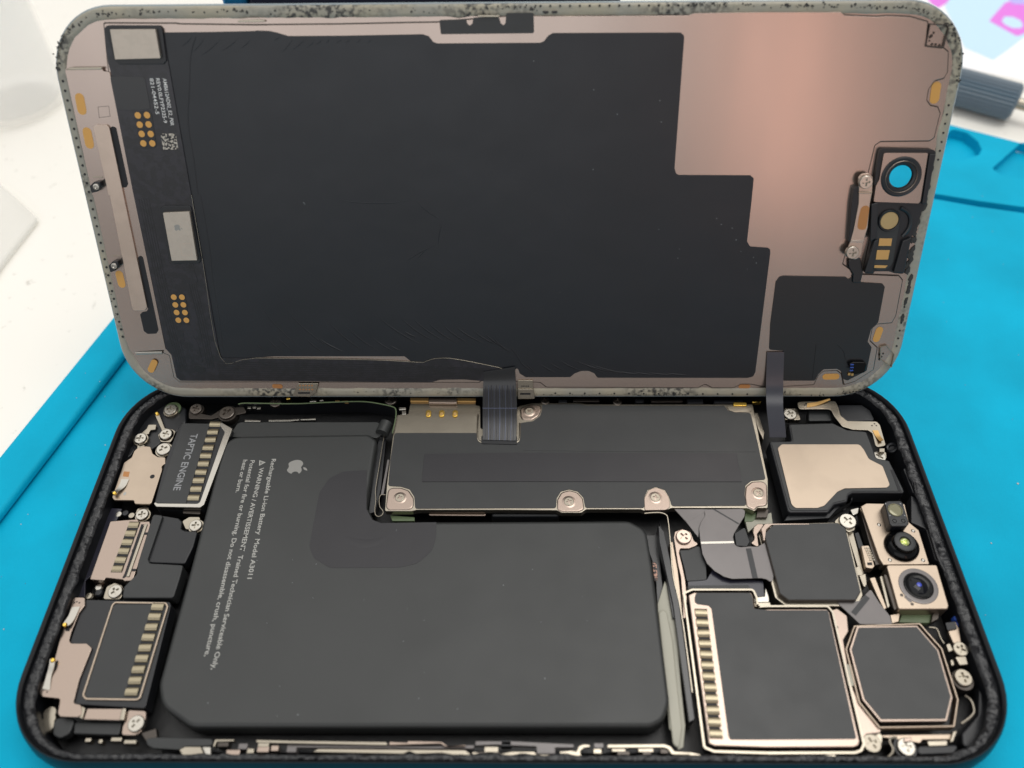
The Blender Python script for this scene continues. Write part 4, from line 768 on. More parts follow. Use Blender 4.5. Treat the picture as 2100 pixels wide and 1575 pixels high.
tube("bent_spring", [p+(5.8,) for p in [(67.28,-24.59),(67.94,-25.3),(67.89,-26.72),(67.14,-27.59),(65.36,-28.63)]], .2, "metal_cream", ph, n=8)
plate("side_contact", [(68.39,-13.43),(69.71,-13.23),(69.84,-14.53),(69.42,-16.6),(68.23,-16.79),(68.06,-15.03)], 5.2, 5.9, "metal_champagne", ph, r=.2, bev=.1)
plate("rubber_cap", [(67.89,-13.56),(69.48,-13.36),(69.42,-14.56),(67.8,-14.86)], 5.91, 6.2, "plastic_black", ph, r=.2, bev=.1)
screw(*(69.03,-17.64), 5.5, 1.15, ph, "metal_cream", h=.5); screw(*(68.03,-21.9), 5.3, 1.3, ph, "metal_cream", h=.5)
lathe("screw_post", [(0, -.02), (1.55, -.02), (1.65, -.2), (1.7, -1.6)], *(68.05,-22.12), 5.3, "metal_dark", ph, n=24)
for pts_ in ([(67.79,-18.77),(69.52,-18.64),(69.42,-20),(68.09,-20.1)], [(67.08,-16.85),(67.77,-16.6),(67.92,-17.82),(67.08,-18.1)], [(66.92,-19.27),(67.38,-19.14),(67.36,-20.02),(66.8,-20.31)]):
    plate("gold_clip", pts_, 4.6, 5.8, "metal_cream", ph, r=.2, bev=.15)
plate("moulded_corner", [(71.31,-17.64),(72.56,-19.94),(71.51,-24.37),(70.36,-27.04),(67.22,-31.34),(64.7,-32.02),(65.33,-29.65),(68.56,-27.05),(69.94,-23.65)], 3.0, 5.2, "plastic_black", ph, r=1.0, bev=.4)
plate("moulded_corner", [(58.4,-31.47),(64.61,-31.29),(63.28,-32.62),(57.99,-32.8)], 3.0, 5.4, "plastic_black", ph, r=.6, bev=.3)
# camera-to-camera flex
plate("camera_flex", [(51.95,-10.16),(55.52,-9.95),(57.92,-7.96),(58.66,-10.26),(59.69,-12.42),(59.67,-13.83),(54.71,-13.77),(53.79,-12.52)], 5.9, 6.05, "flex_grey", ph, r=.2, bev=.03)
plate("flex_fold_band", quad((57.08,-9.22), (54.08,-12.11), .85), 6.055, 6.08, "plastic_black", ph, bev=.02)
screw(*(57.18,4.12), 6.2, 1.42, ph, "screw_steel", a=.6, h=.5)
plate("tab_plate", [(54.8,4.12),(56.52,5.55),(58.37,5.43),(58.67,3.99),(58.06,2.58),(56.9,2.11),(56.31,3.05)], 5.2, 6.2, "metal_cream", ph, r=.5, bev=.12)

# ------------------------------------------------------------------ display assembly, standing on the back rim and leaning away
TH = 1.13326729; YAW = -0.00262909
dp = empty("display_assembly", (-.2457, 30.0878, 7.4862), (TH, 0, YAW))
tag(dp, "raised display panel showing its metal and black film inside, leaning behind the opened body", "display")
DW, DH, DR = 143.8, 67.8, 10.85
def dr(i, z, jx=0): return [(x, y, z) for x, y in rrect(DW-2*i, DH-2*i, DR-i, 14, 0, DH/2)]
hole = circ(*(65.28,41.02), 2.9, 36)
hol2 = circ(*(65.28,41.02), 2.0, 36)
# cover glass as a slab with a clear window for the camera
bm = bmesh.new(); plate_bm(bm, rrect(DW-.5, DH-.5, DR-.25, 14, 0, DH/2), -2.3, -1.0, [hole]); finish(bm, "cover_glass", "lens_black", dp, bev=.35, seg=4)
rng_out = rrect(DW, DH, DR, 14, 0, DH/2)
rng_in = rrect(DW-4.0, DH-4.4, DR-2.0, 14, 0, DH/2)
plate("edge_frame", rng_out, -1.0, -.25, "glass_edge", dp, bev=.3, seg=3, holes=[rng_in])
# glue ring with torn black residue, uneven surface
bm = bmesh.new(); rows = []
for t, hh in ((0, -.28), (.1, .06), (.35, .12), (.65, .12), (.9, .08), (1, -.05)):
    ring = rrect(DW-.5-3.3*t, DH-.5-3.7*t, DR-.25-1.6*t, 14, 0, DH/2); k = len(ring); row = []
    for i in range(k):
        a, b = Vector(ring[i]), Vector(ring[(i+1) % k]); q = 240 if (i % 15 == 14 and (i//15) % 2 == 0) else (110 if i % 15 == 14 else 3)
        for j in range(q):
            p = a.lerp(b, j/q); nz_ = noise.noise(Vector((p.x*1.1, p.y*1.1, 5)))*.06+noise.noise(Vector((p.x*3, p.y*3, 1)))*.035
            s_ = noise.noise(Vector((p.x*.35, p.y*.35, 40)))*.3*(t > .8)
            c_ = Vector((-p.x, DH/2-p.y)).normalized()
            row.append(bm.verts.new((p.x+c_.x*s_, p.y+c_.y*s_, hh+nz_*(0 < t < 1))))
    rows.append(row)
for a, b in zip(rows, rows[1:]):
    for i in range(len(a)): bm.faces.new((a[i], a[(i+1) % len(a)], b[(i+1) % len(a)], b[i]))
finish(bm, "glue_ring", "glue_ring", dp, ang=80)
# small perforation dots along the ring
bm = bmesh.new()
def dots(p, q, n, r=.2):
    p, q = Vector(p), Vector(q)
    for i in range(n):
        c = p.lerp(q, i/(n-1)); plate_bm(bm, circ(c.x, c.y, r, 10), .0, .2)
dots((-70.82,56.79), (-70.77,12.66), 31)
dots((5.37,67.17), (27.94,67.12), 16, .17)
dots((70.67,52.35), (70.88,43.82), 7, .17)
dots((70.52,19.63), (70.68,10.57), 7, .17)
dots((8.72,1.03), (44.73,0.81), 14, .17)
pd = finish(bm, "perforation_dots", "hole_dark", dp); pd["kind"] = "stuff"

bpl = plate("back_plate", rrect(DW-3.6, DH-4.0, DR-1.8, 14, 0, DH/2), -.6, 0.0, "metal_sheet", dp, bev=0, holes=[hole])
# stamped upper sheet
us = [(-62.27,65.15),(-51.08,65.04),(-50.52,64.94),(-38.65,64.74),(-25.18,64.77),(-14.62,64.91),(-10.6,64.94),(1.01,65.78),(14.31,65.7),(27.96,65.69),(28.87,66.01),(40.14,66.04),(40.14,66.04),(51.25,66),(51.93,65.53),(57.02,65.28),(58.31,65.4),(61.92,65.24),(64.7,64.53),(65.1,61.07),(67.99,60.75),(68.78,60.25),(69.29,57.36),(68.95,56.45),(67.58,56.09),(66.88,54.8),(66.95,53.12),(67.76,52.25),(68.95,52.02),(69.51,51.13),(69.38,47.34),(68.78,46.89),(60.89,46.84),(60.04,46.21),(59.78,42.17),(58.18,26.05),(59.62,25.15),(60.21,24.25),(68.35,23.89),(69.15,23.09),(69.27,16.49),(68.86,15.18),(66.26,14.95),(65.52,14.11),(65.55,11.58),(67.14,10.23),(67.27,5.88),(64.29,3.48),(62.45,2.84),(61.74,5),(60.7,5.76),(58.22,5.64),(57.33,4.76),(56.82,2.84),(50.67,2.46),(47.52,2.47),(45.15,2.98),(43.31,2.99),(42.02,2.22),(38.09,2.22),(36.63,2.99),(35.32,2.22),(7.07,2.38),(5.9,3.36),(1.5,3.62),(-4.9,3.93),(-5.61,3.37),(-47.5,3.52),(-61.94,3.53),(-62.81,4.51),(-62.77,8.95),(-64.04,9.58),(-63.32,10.32),(-63.22,38.6),(-63.22,38.6),(-63.11,57.03),(-63.01,59.24)]
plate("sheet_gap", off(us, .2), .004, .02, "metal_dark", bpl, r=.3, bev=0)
plate("stamped_sheet", us, .02, .25, "metal_sheet", bpl, r=.3, bev=.06)
# graphite film
gfp = [(-53.33,63.83),(-45.86,63.85),(-38.89,63.95),(-38.74,64.02),(-36.63,63.93),(-35.32,63.64),(-33.79,63.19),(-25.33,63.19),(-12.88,63.32),(-11.93,63.03),(-11.3,62.21),(-10.64,61.99),(0.98,61.99),(5.38,61.98),(5.95,62.21),(6.6,62.98),(7.32,63.37),(27.05,63.31),(27.58,62.9),(27.66,62.46),(27.75,42.63),(28.08,41.82),(28.51,41.57),(40.4,41.46),(41.02,40.95),(41.1,37.35),(41.18,30.21),(41.8,29.33),(44.91,29.1),(45.33,28.77),(45.43,28),(45.64,5.43),(45.3,4.54),(44.3,4.26),(16.5,4.32),(15.89,5.21),(14.84,5.72),(13.46,5.72),(12.21,5.21),(11.43,4.45),(3.12,4.46),(2.02,5.23),(1.52,6.74),(0.58,4.46),(-3.25,5.74),(-13.58,6.51),(-16.8,6.64),(-18.44,8.03),(-19.2,8.73),(-43.28,8.77),(-46.77,8.52),(-53.22,8.08),(-54.73,36.47),(-53.82,48.2)]
gro = plate("graphite_film", gfp, .26, .36, "graphite_film", dp, r=.35, bev=.04)
# creases in the film
bm = bmesh.new()
def crease_line(a, b, bow=.35, r=.05):
    r *= 2.3; a, b = Vector(a), Vector(b); d = b-a; n = Vector((-d.y, d.x)).normalized()*bow
    P = [a.lerp(b, t)+n*4*t*(1-t)*d.length*.1 for t in [i/8 for i in range(9)]]
    tube_bm(bm, [Vector((p.x, p.y, .352)) for p in P], [r*max(.12, math.sin(math.pi*(i+.3)/8.6)) for i in range(9)], 8, .55)
cl = [(-44.94,19.51),(-37.4,9.78),(-40.77,19.03),(-31.69,9.7),(-46.31,11.58),(-45.16,9.97),(-44.31,12.8),(-41.55,9.59),(-42.46,13.04),(-39.26,9.58),(-37.08,12.54),(-34.21,9.63),(-33.23,16.64),(-26.43,9.69),(-29.58,14.95),(-23.69,9.76),(-25.04,12.76),(-20.95,9.68),(-21.77,11.04),(-19.58,9.75),(-24.01,17.09),(-15.41,10.91),(-19.57,16.61),(-13.33,11.64),(-17.35,16.36),(-11.07,11.51),(-14.71,15.64),(-9.48,11.51),(-12.04,15.16),(-7.22,11.38),(-9.81,14.91),(-4.5,11.38),(-6.69,14.18),(-1.8,10.88),(-4.46,13.45),(0.46,9.77),(-2.9,12.72),(0.46,9.4),(-34.81,12.54),(-30.1,9.62),(-18.87,13.72),(-16.68,12.5)]
for i in range(0, len(cl)-1, 2): crease_line(cl[i], cl[i+1], -.5, .05+.03*(i/len(cl)))
cl = [(3.35,7.27),(4.96,5.38),(5.64,7.27),(9.1,5.24),(7.47,7.52),(10.47,5.75),(9.28,8.02),(13.45,5.8),(11.56,8.14),(20.82,5.23),(12.94,7.89),(18.06,5.23),(14.78,7.26),(22.66,5.1),(20.1,5.74),(24.5,5.1),(23.09,5.61),(27.26,4.97),(25.85,5.48),(30.47,4.97),(29.06,5.35),(33.22,4.96)]
for i in range(0, len(cl)-1, 2): crease_line(cl[i], cl[i+1], -.4, .06)
cl = [(-35.3,60.72),(-33.08,62.85),(-33.49,61.15),(-31.15,62.84),(-31.32,61.41),(-29.63,62.61),(-29.7,61.94),(-28.45,62.73),(-28.13,62.11),(-27.28,62.81),(-26.58,62.1),(-25.35,62.8),(-25.03,62.18),(-24,62.79),(-23.28,62.16),(-22.45,62.87),(-21.75,61.98),(-20.71,62.86),(-36.23,62.51),(-34.97,63.22)]
for i in range(0, len(cl)-1, 2): crease_line(cl[i], cl[i+1], -.4, .03)
cl = [(-50.98,61.71),(-48.63,63.39),(-49.72,60.62),(-46.71,63.29),(-48.41,60.25),(-44.22,63.1),(-44.96,60.96),(-41.51,63.08),(-41.79,61.3),(-39.6,62.89)]
for i in range(0, len(cl)-1, 2): crease_line(cl[i], cl[i+1], -.5, .03)
cl = [(-15.65,37.59),(-11.19,34.19),(-11,33.87),(-12.05,29.42),(-12.03,29.86),(-18.04,26.55),(-14.01,28.98),(-15.83,27.21),(-29.88,37.96),(-15.65,37.59)]
for i in range(0, len(cl)-1, 2): crease_line(cl[i], cl[i+1], -.5, .04)
P = [Vector(p+(.352,)) for p in [(-48.29,63.12),(-49.55,60.44),(-50.58,55.85),(-51.81,50.15),(-51.88,45.22),(-52.22,38.58)]]; P = spline(P, 5); tube_bm(bm, P, [.10]*len(P), 6, .5)
P = [Vector(p+(.352,)) for p in [(-51.8,38.58),(-51.79,29.99),(-52.27,23.24),(-52.32,16.2),(-52.64,10.1)]]; P = spline(P, 5); tube_bm(bm, P, [.09]*len(P), 6, .5)
P = [Vector(p+(.352,)) for p in [(0.63,10.26),(1.75,8.53),(2.66,7.02),(4.96,5.25)]]; P = spline(P, 5); tube_bm(bm, P, [.12]*len(P), 6, .5)
random.seed(5)
wr = finish(bm, "film_creases", "graphite_film", gro, ang=80); wr["kind"] = "stuff"

bm = bmesh.new()
for (x, y) in [(4.37,59.34),(13.94,55.02),(24.57,53.33),(17.86,51.29),(25.01,50.04),(14.29,42.54)]+[(3.92,33.45),(35.53,34.27),(36.44,33.22),(38.36,32.57),(39.26,30.51),(29.7,28.93),(29.56,27.29),(40.3,28.48),(42.61,27.41),(43.22,26.4),(41.79,25.29),(9.22,21.12),(25.89,32.44)]+[(-34.48,37.21),(-34.34,37),(-21.01,37.07),(-42.44,7.99),(-25.41,5.47)]:
    r = random.uniform(.035, .07); plate_bm(bm, circ(x, y, r, 6), .355, .39)
o = finish(bm, "dust_specks", "dust", gro); o["kind"] = "stuff"

# left side bracket with slots
lbp = plate("side_bracket", [(-69.89,58.48),(-69.12,58.79),(-63.83,58.81),(-63.91,58.26),(-62.85,58.12),(-62.88,56.68),(-63.1,38.65),(-63.1,38.66),(-63.19,11.66),(-63.18,10.18),(-69.75,9.82),(-70.22,12.66),(-70.01,38.69),(-70.14,38.68)], .26, .5, "metal_sheet", dp, r=.2, bev=.08)
plate("raised_strip", [(-67.25,49.85),(-66.78,50.12),(-65.01,50.15),(-64.65,49.68),(-64.77,18.62),(-65.34,18.03),(-67.18,18.03),(-67.46,18.39),(-67,38.72),(-67.21,38.72)], .51, .85, "metal_beige", lbp, r=.3, bev=.12, seg=3)
plate("folded_edge", [(-69.7,58.47),(-68.95,58.88),(-63.76,58.91),(-63.85,58.51)], .51, .8, "metal_cream", lbp, bev=.12)
plate("folded_edge", [(-69,9.79),(-63.88,9.88),(-63.94,9.34),(-68.84,9.24)], .26, .6, "metal_silver", dp, bev=.12)
plate("slot", [(-64.75,49.56),(-64.28,49.85),(-63.65,49.66),(-63.63,40.54),(-64.02,39.98),(-64.71,39.9),(-64.97,40.44)], .505, .515, "hole_dark", lbp, r=.25, bev=0)
plate("slot", [(-64.68,27.76),(-64.09,28.16),(-63.74,27.76),(-63.71,14.13),(-64.26,13.4),(-65.91,13.36),(-66.47,13.94),(-66.49,17.14),(-65.94,17.62),(-65.12,17.78),(-64.81,18.21)], .505, .515, "hole_dark", lbp, r=.25, bev=0)
rim("scribed_mark", [(-65.95,52.9),(-64.11,53.03),(-64.23,51.4),(-66.11,51.18)], .06, .502, .512, "metal_dark", lbp, bev=0)
def pad(name, a, b, wd, h, m_="gold_pad", par=None): return plate(name, stad(a, b, wd), h, h+.03, m_, par or dp, bev=.01)
pad("gold_pad", (-68.56,54.28), (-68.65,52.38), 1.45, .505, par=lbp)
pad("gold_pad", (-68.6,49), (-68.66,47.03), 1.45, .505, par=lbp)
pad("gold_pad", (-68.61,24.72), (-68.57,22.89), 1.35, .505, par=lbp)
pad("gold_pad", (-65.92,7.54), (-66.85,6.02), 1.2, .255)
pad("gold_pad", (68.14,55.17), (68.26,53.31), 1.5, .03)
pad("gold_pad", (67.03,13.65), (66.8,11.96), 1.3, .03)
pad("gold_pad", (58.86,4.35), (60.8,4.39), 1.2, .03)
pad("copper_pad", (-44.24,2.5), (-43.08,2.45), .85, .03, "copper_pad")
pad("copper_pad", (43.37,2.37), (44.75,2.37), .8, .03, "copper_pad")
# spring clips
for L_, c, dn in (([(-69.66,40.43),(-68.77,41.11),(-67.72,41.14),(-67.78,40.42),(-68.62,39.49),(-69.62,39.25)], (-68.54,40.32), ([(-68.01,40.98),(-66.5,42.1),(-65.77,42.1),(-65.97,41.17),(-67.8,40.05)])),
                  ([(-69.6,26.65),(-68.67,27.43),(-67.8,27.43),(-67.77,26.53),(-68.6,25.74),(-69.55,25.41)], (-68.57,26.6), ([(-68.11,27.11),(-66.71,28.56),(-65.9,28.78),(-66.09,27.89),(-67.69,26.55)]))):
    cb = plate("spring_clip", L_, .52, 1.7, "plastic_black", dp, r=.15, bev=.15)
    plate("clip_arm_or_shade", dn, .71, .78, "metal_dark", cb, bev=.03)  # dark sliver shaped like the clip's blurred shadow, not a real arm
    lathe("clip_eye", [(0, .05), (.25, .05), (.3, .12), (.5, .1), (.55, 0)], *c, 1.7, "metal_silver", cb, n=18)
for q in ([(-69.3,41.8),(-67.64,41.79),(-67.68,41.58),(-69.35,41.59)], [(-69.32,28.15),(-67.47,28.15),(-67.5,28.01),(-69.35,28.02)]): plate("clip_edge", q, .505, .56, "metal_cream", dp, bev=.02)

# flex circuit down the left side and along the bottom
fx_out = [(-62.35,64.37),(-61.82,64.84),(-61.26,64.92),(-53.45,64.84),(-53.13,64.22),(-53.24,59.93),(-53.34,38.6),(-53.34,38.6),(-53.38,8.9),(-52.87,8.52),(-46.73,8.44),(-26.1,8.06),(-16.73,7.54),(-15.34,7.72),(-13.48,8.29),(-10.06,8.21),(-3.23,6.77),(-0.94,6.06),(0.59,4.66),(0.58,3.51),(-5.13,3.77),(-9.05,4.16),(-12.99,3.99),(-14.41,3.53),(-47.4,3.82),(-61.56,3.88),(-62.24,4.6),(-62.31,9.16),(-63.11,10.41),(-63.12,38.65),(-63.13,38.64),(-62.94,56.96),(-62.66,57.79),(-62.78,59.44)]
fx = plate("flex_circuit", fx_out, .37, .52, "flex_pcb", dp, r=.3, bev=.03)
edge = [(-53.16,63.16),(-53.3,38.62),(-53.4,26.49),(-53.27,8.64)]+[(-46.69,8.51),(-26.07,8.13),(-16.71,7.61),(-15.33,7.79),(-13.47,8.36),(-10.05,8.28),(-3.22,6.84),(-0.94,6.13),(0.59,4.73)]
tube("flex_edge", [p+(.5,) for p in edge[1:]], .05, "metal_cream", fx, n=6)
# traces along the bottom run
bm = bmesh.new()
for i in range(9):
    a = Vector((-53.69,7.94)); b = Vector((-18.12,7.14)); c = Vector((-54.34,4)); d = Vector((-18.32,3.83))
    t = (i+.5)/9; p, q = a.lerp(c, t), b.lerp(d, t); plate_bm(bm, quad(p, q, .14), .52, .55)
    e = Vector((-4.38,6.36)).lerp(Vector((-5.58,4.08)), t); plate_bm(bm, quad(q, e, .12), .521, .55)
o = finish(bm, "circuit_traces", "flex_black", fx); o["kind"] = "stuff"
bm = bmesh.new()
for k in range(5):
    pth = [Vector(p)+Vector((.42*k, 0)) for p in [(-62.37,38.04),(-62.36,26.52),(-62.15,16.3),(-61.51,6.44)]]
    for a, b in zip(pth, pth[1:]): plate_bm(bm, quad(a, b, .12), .52, .545)
for k in range(4):
    pth = [Vector(p)-Vector((.4*k, 0)) for p in [(-55.15,26.5),(-55.3,21.93),(-54.95,16.28),(-54.79,6.43)]]
    for a, b in zip(pth, pth[1:]): plate_bm(bm, quad(a, b, .12), .52, .545)
o = finish(bm, "circuit_traces", "flex_black", fx); o["kind"] = "stuff"
plate("trace_island", fillet([(-58.66,6.81),(-57.69,7.06),(-56.6,6.68),(-56.5,5.92),(-57.52,5.41),(-58.5,5.8)], .3), .522, .56, "flex_black", fx, bev=.02)
for pts_ in ([(-59.43,25.83),(-55.27,25.82),(-54.84,23.31),(-55.8,22.86),(-59.25,23.32)], [(-60.53,14.12),(-59.22,13.88),(-59.39,11.68),(-60.49,11.93)], [(-57.9,13.63),(-56.93,11.43),(-56.7,7.44),(-58.42,8.2),(-58.89,10.69)]):
    plate("shielded_area", pts_, .522, .56, "flex_pcb", fx, r=.3, bev=.02)
plate("cover_tape", [(-62.88,57.46),(-57.74,57.43),(-57.38,57.03),(-57.44,52.51),(-60.8,52.34),(-62.97,52.54)], .525, .58, "flex_black", fx, r=.3, bev=.02)
for mk in ([(-60.16,52.05),(-57.78,52.33),(-57.34,52.04),(-57.59,46.68),(-57.98,46.28),(-60.04,46.23),(-60.4,46.49)], [(-60.35,21.02),(-59.75,21.25),(-57.55,21.12),(-57.82,15.33),(-60.34,15.14),(-60.62,15.45)]):
    plate("pad_field", mk, .525, .57, "plastic_black", fx, r=.4, bev=.02)
for (x, y) in [(-59.68,51.54),(-58.18,51.57),(-59.67,50.09),(-58.21,50.12),(-59.65,48.63),(-58.17,48.62),(-59.69,47.13),(-58.2,47.13)]+[(-59.7,20.45),(-58.24,20.44),(-59.69,18.99),(-58.24,18.99),(-59.74,17.53),(-58.24,17.52),(-59.7,16.05),(-58.24,16.04)]:
    plate("gold_contact", circ(x, y, .52, 20), .572, .63, "gold_pad", fx, bev=.03)
# chips
def chip(frame_pts, pts, h=1.35):
    plate("chip_rim", frame_pts, .522, .75, "plastic_black", fx, r=.4, bev=.1)
    return plate("chip", pts, .76, h, "chip_metal", fx, r=.1, bev=.05)
chip([(-62,64.55),(-61.45,64.85),(-53.46,64.76),(-53.13,64.32),(-53.37,59.76),(-53.96,59.22),(-61.03,59.26),(-61.6,59.81)], [(-61.04,64.35),(-53.98,64.34),(-54.01,60.16),(-61.19,60.03)])
ch2 = chip([(-59.05,36.37),(-58.31,36.9),(-53.66,36.88),(-53.51,27.43),(-53.96,26.76),(-58.77,26.67),(-59.21,27.23)], [(-58.38,35.82),(-53.85,36.01),(-54.01,27.46),(-58.47,27.39)])
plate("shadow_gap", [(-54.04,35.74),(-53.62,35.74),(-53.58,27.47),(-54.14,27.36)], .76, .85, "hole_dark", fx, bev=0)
emblem("emblem", (-56.29,33.22), .98, -math.pi/2+.0, 1.354, "emblem_grey", ch2)
rim("chip_mark", [(-56.52,30.41),(-54.66,30.55),(-54.68,28.42),(-56.47,28.31)], .05, 1.351, 1.356, "metal_beige", ch2, bev=0)
text("printed_text", "AMB612AD02_E2_P0R", (-54.58,57.16), (-54.66,49.9), .58, .527, "print_white", fx, .004)
text("printed_text", "REV0.0LFYP2325-9", (-55.67,57.16), (-55.71,50.35), .58, .527, "print_white", fx, .004)
text("printed_text", "821-04452-5", (-56.66,57.17), (-56.74,51.71), .58, .527, "print_white", fx, .004)
plate("speckled_patch", [(-56.55,48.64),(-54.08,48.69),(-54.11,46.13),(-56.62,46.12)], .523, .53, "code_patch", fx, bev=0)

# black foil at the top edge
plate("foil_patch", [(-10.19,65.3),(-6.03,65.4),(-5.91,64.82),(-5.54,64.44),(-5.09,64.82),(-4.93,65.62),(-0.99,65.63),(-0.75,64.84),(-0.32,64.44),(0.01,64.84),(0.12,66.22),(4.33,66.23),(4.41,63.35),(-10.05,63.29)], .27, .36, "film_black", dp, r=.25, bev=.03)
plate("edge_clip", [(-4.24,65.97),(-0.92,65.94),(-0.93,65.67),(-4.25,65.69)], .37, .6, "metal_cream", dp, bev=.06)
plate("edge_clip", [(-41.37,65.46),(-38.48,65.61),(-37.15,65.52),(-37.09,65.26),(-38.16,65.18),(-41.27,65.2)], .26, .5, "metal_cream", dp, bev=.06)
for pts_ in ([(5.47,66.48),(6.71,66.47),(6.52,66.13),(6.05,66.06)], [(6.99,66.47),(8.03,66.5),(7.89,66.12),(7.19,66.12)]): plate("glue_remnant", pts_, .21, .4, "adhesive_black", dp, r=.2, bev=.08)
# square clips at the right corners
rim("corner_clip", [(64.96,64.33),(67.63,64.21),(68.06,63.7),(67.9,60.89),(64.97,61.03)], .16, .03, .5, "metal_dark", dp, r=.2)
rim("corner_clip", [(67.73,10.61),(68.8,10.85),(70.49,9.06),(70.49,6.32),(68.73,7.45),(68.07,7.95),(67.65,10.17)], .16, .03, .5, "metal_cream", dp, r=.15)
for (x, y), r in zip([(65.77,62.57),(65.61,62.4),(66.05,63.01),(65.63,61.87),(66.12,61.37),(66.7,61.33),(67.29,61.24)]+[(67.93,8.9),(68.36,8.4),(68.12,7.9),(68.58,9.02)], (.25, .2, .18, .14, .2, .2, .2, .25, .2, .25, .18)):
    plate("weld_dot", circ(x, y, r, 12), .03, .06, "metal_dark", dp, bev=0)

# sensor flex, bottom right
sf = plate("sensor_flex", [(47.59,23.9),(48.32,24.08),(59.14,23.82),(59.64,23.37),(60.06,23.68),(60.18,25.21),(61.99,24.94),(61.62,23.18),(62,22.84),(65.72,22.58),(66.27,21.98),(66.37,15.31),(65.35,14.03),(65.16,11.54),(66.08,10.44),(66.04,5.72),(62.8,3.7),(61.94,4.08),(61.38,5.6),(60.57,6.11),(58.09,6.03),(57.23,4.98),(56.86,3.71),(50.56,3.71),(50.3,9.73),(47.57,9.98),(47.13,15.07),(47.06,22.99)], .27, .42, "flex_black", dp, r=.4, bev=.04)
tube("flex_crease", [p+(.42,) for p in [(59.79,10.82),(61.1,9.71),(61.73,7.98)]], .06, "flex_black", sf, n=6)
tube("flex_crease", [p+(.42,) for p in [(55.96,10.95),(56.32,4.22)]], .06, "flex_black", sf, n=6)
ss = plate("light_sensor", [(62.12,7.39),(62.84,7.81),(65.09,7.8),(65.52,7.31),(65.47,5.68),(63.5,5.31)], .43, 1.2, "lens_black", sf, r=.3, bev=.25, seg=4)
for (x, y) in [(62.77,7.36),(62.82,6.78),(62.86,6.18)]: box("sensor_lead", x-.3, x+.3, y-.12, y+.12, 1.1, 1.3, "blue_part", ss, bev=.02)
for (x, y) in [(62.84,5.17),(63.42,5.09)]: box("gold_lead", x-.22, x+.22, y-.25, y+.25, .43, .7, "gold", sf, bev=.03)

# ---- front camera and sensor holder
hs = plate("camera_holder", [(60.72,44.72),(60.78,45.58),(61.25,45.79),(69.28,45.57),(69.79,45.25),(69.87,44.53),(69.85,36.58),(69.57,35.22),(68.77,31.06),(68.82,24.75),(68.55,24.54),(67.13,24.68),(66.13,25.01),(63.65,25.01),(63.5,24.56),(62,24.66),(62.12,29.98),(61.8,36.62),(61.31,37.22),(61.06,39.76),(60.78,40.06)], .26, 1.0, "plastic_black", dp, r=.3, bev=.12, holes=[circ(*(65.01,41.15), 2.7, 36)])
plate("mount_plate", [(61.31,45.16),(68.41,45.12),(68.44,44.67),(68.83,37.28),(68.61,36.91),(61.12,37.21),(61.01,39.77),(61.38,40.94)], 1.01, 1.35, "metal_sheet", hs, r=.25, bev=.06, holes=[circ(*(64.83,41.33), 3.15, 40)])
x, y = (64.83,41.33)
lathe("rubber_ring", [(2.55, -.5), (1.85, -.25), (1.8, -.1), (1.95, .2), (2.3, .3), (2.5, .25), (2.6, .35), (3.05, .42), (3.25, .3), (3.3, 0)], x, y, 1.2, "plastic_black", hs, n=48)
lathe("ring_lip", [(2.5, .0), (2.56, .1), (2.64, .0)], x, y, 1.5, "metal_beige", hs, n=48)
lathe("camera_window", [(0, .05), (2.8, .05), (2.88, .0), (2.88, -.1), (0, -.1)], *(65.28,41.02), -1.6, "teal_glass", hs, n=36)
x, y = (65.44,40.71)
sen = plate("sensor_carrier", stad((64.33,34.04), (64.62,27), 3.7, 12), 1.01, 1.25, "film_black", hs, bev=.1)
x, y = (64.34,34.01)
lathe("proximity_sensor", [(0, .12), (1.45, .12), (1.5, .05), (1.52, 0)], x, y, 1.25, "sensor_gold", hs, n=36)
lathe("sensor_bezel", [(1.55, 0), (1.58, .22), (1.75, .26), (1.85, .1), (1.9, 0)], x, y, 1.25, "plastic_black", hs, n=36)
for pts_ in ([(63.25,30.94),(65.42,30.93),(65.47,29.63),(63.31,29.64)], [(63.22,28.9),(65.42,28.89),(65.43,27.22),(63.3,27.23)], [(63.29,26.22),(65.6,26.18),(65.24,25.7),(63.3,25.74)]):
    plate("gold_window", pts_, 1.26, 1.36, "gold", hs, r=.05, bev=.03)
tube("moulded_arc", [p+(1.05,) for p in [(65.88,36.12),(67.23,35.35),(67.93,34.13),(67.94,32.59),(67.16,31.2)]], .35, "plastic_black", hs, n=8)
plate("guide_rail", [(62.35,30.55),(63.04,30.94),(63.09,24.9),(61.69,24.95)], 1.01, 1.7, "plastic_black", hs, r=.15, bev=.2)
plate("guide_rail", [(67.13,30.53),(67.96,30.92),(68.49,31.31),(68.45,24.88),(66.69,25.05)], 1.01, 1.7, "plastic_black", hs, r=.15, bev=.2)
plate("guide_rail", [(60.74,36.83),(61.8,37.13),(62.76,31.17),(61.7,30.39)], 1.01, 1.6, "plastic_black", hs, r=.15, bev=.2)
plate("black_post", [(57.48,39.46),(58.34,40.05),(58.72,37.07),(58.48,30.32),(58.17,30.32),(57.51,36.78)], .26, 1.4, "plastic_black", dp, r=.3, bev=.3)
plate("holder_side", [(68.66,45),(69.71,44.86),(69.83,36.78),(69.15,36.79)], 1.01, 1.5, "plastic_black", hs, r=.15, bev=.15)
bst = plate("bracket_strip", [(57.78,41.31),(58.23,41.89),(59.39,41.96),(60.17,41.3),(60.46,38.95),(60.47,36.86),(60.82,32.91),(60.56,30.58),(60.56,28.06),(59.78,27.27),(58.65,27.59),(58,28.71),(58.34,30.28),(58.54,32.61),(58.58,37.02),(58.23,39.25)], 1.2, 1.6, "metal_beige", dp, r=.5, bev=.1)
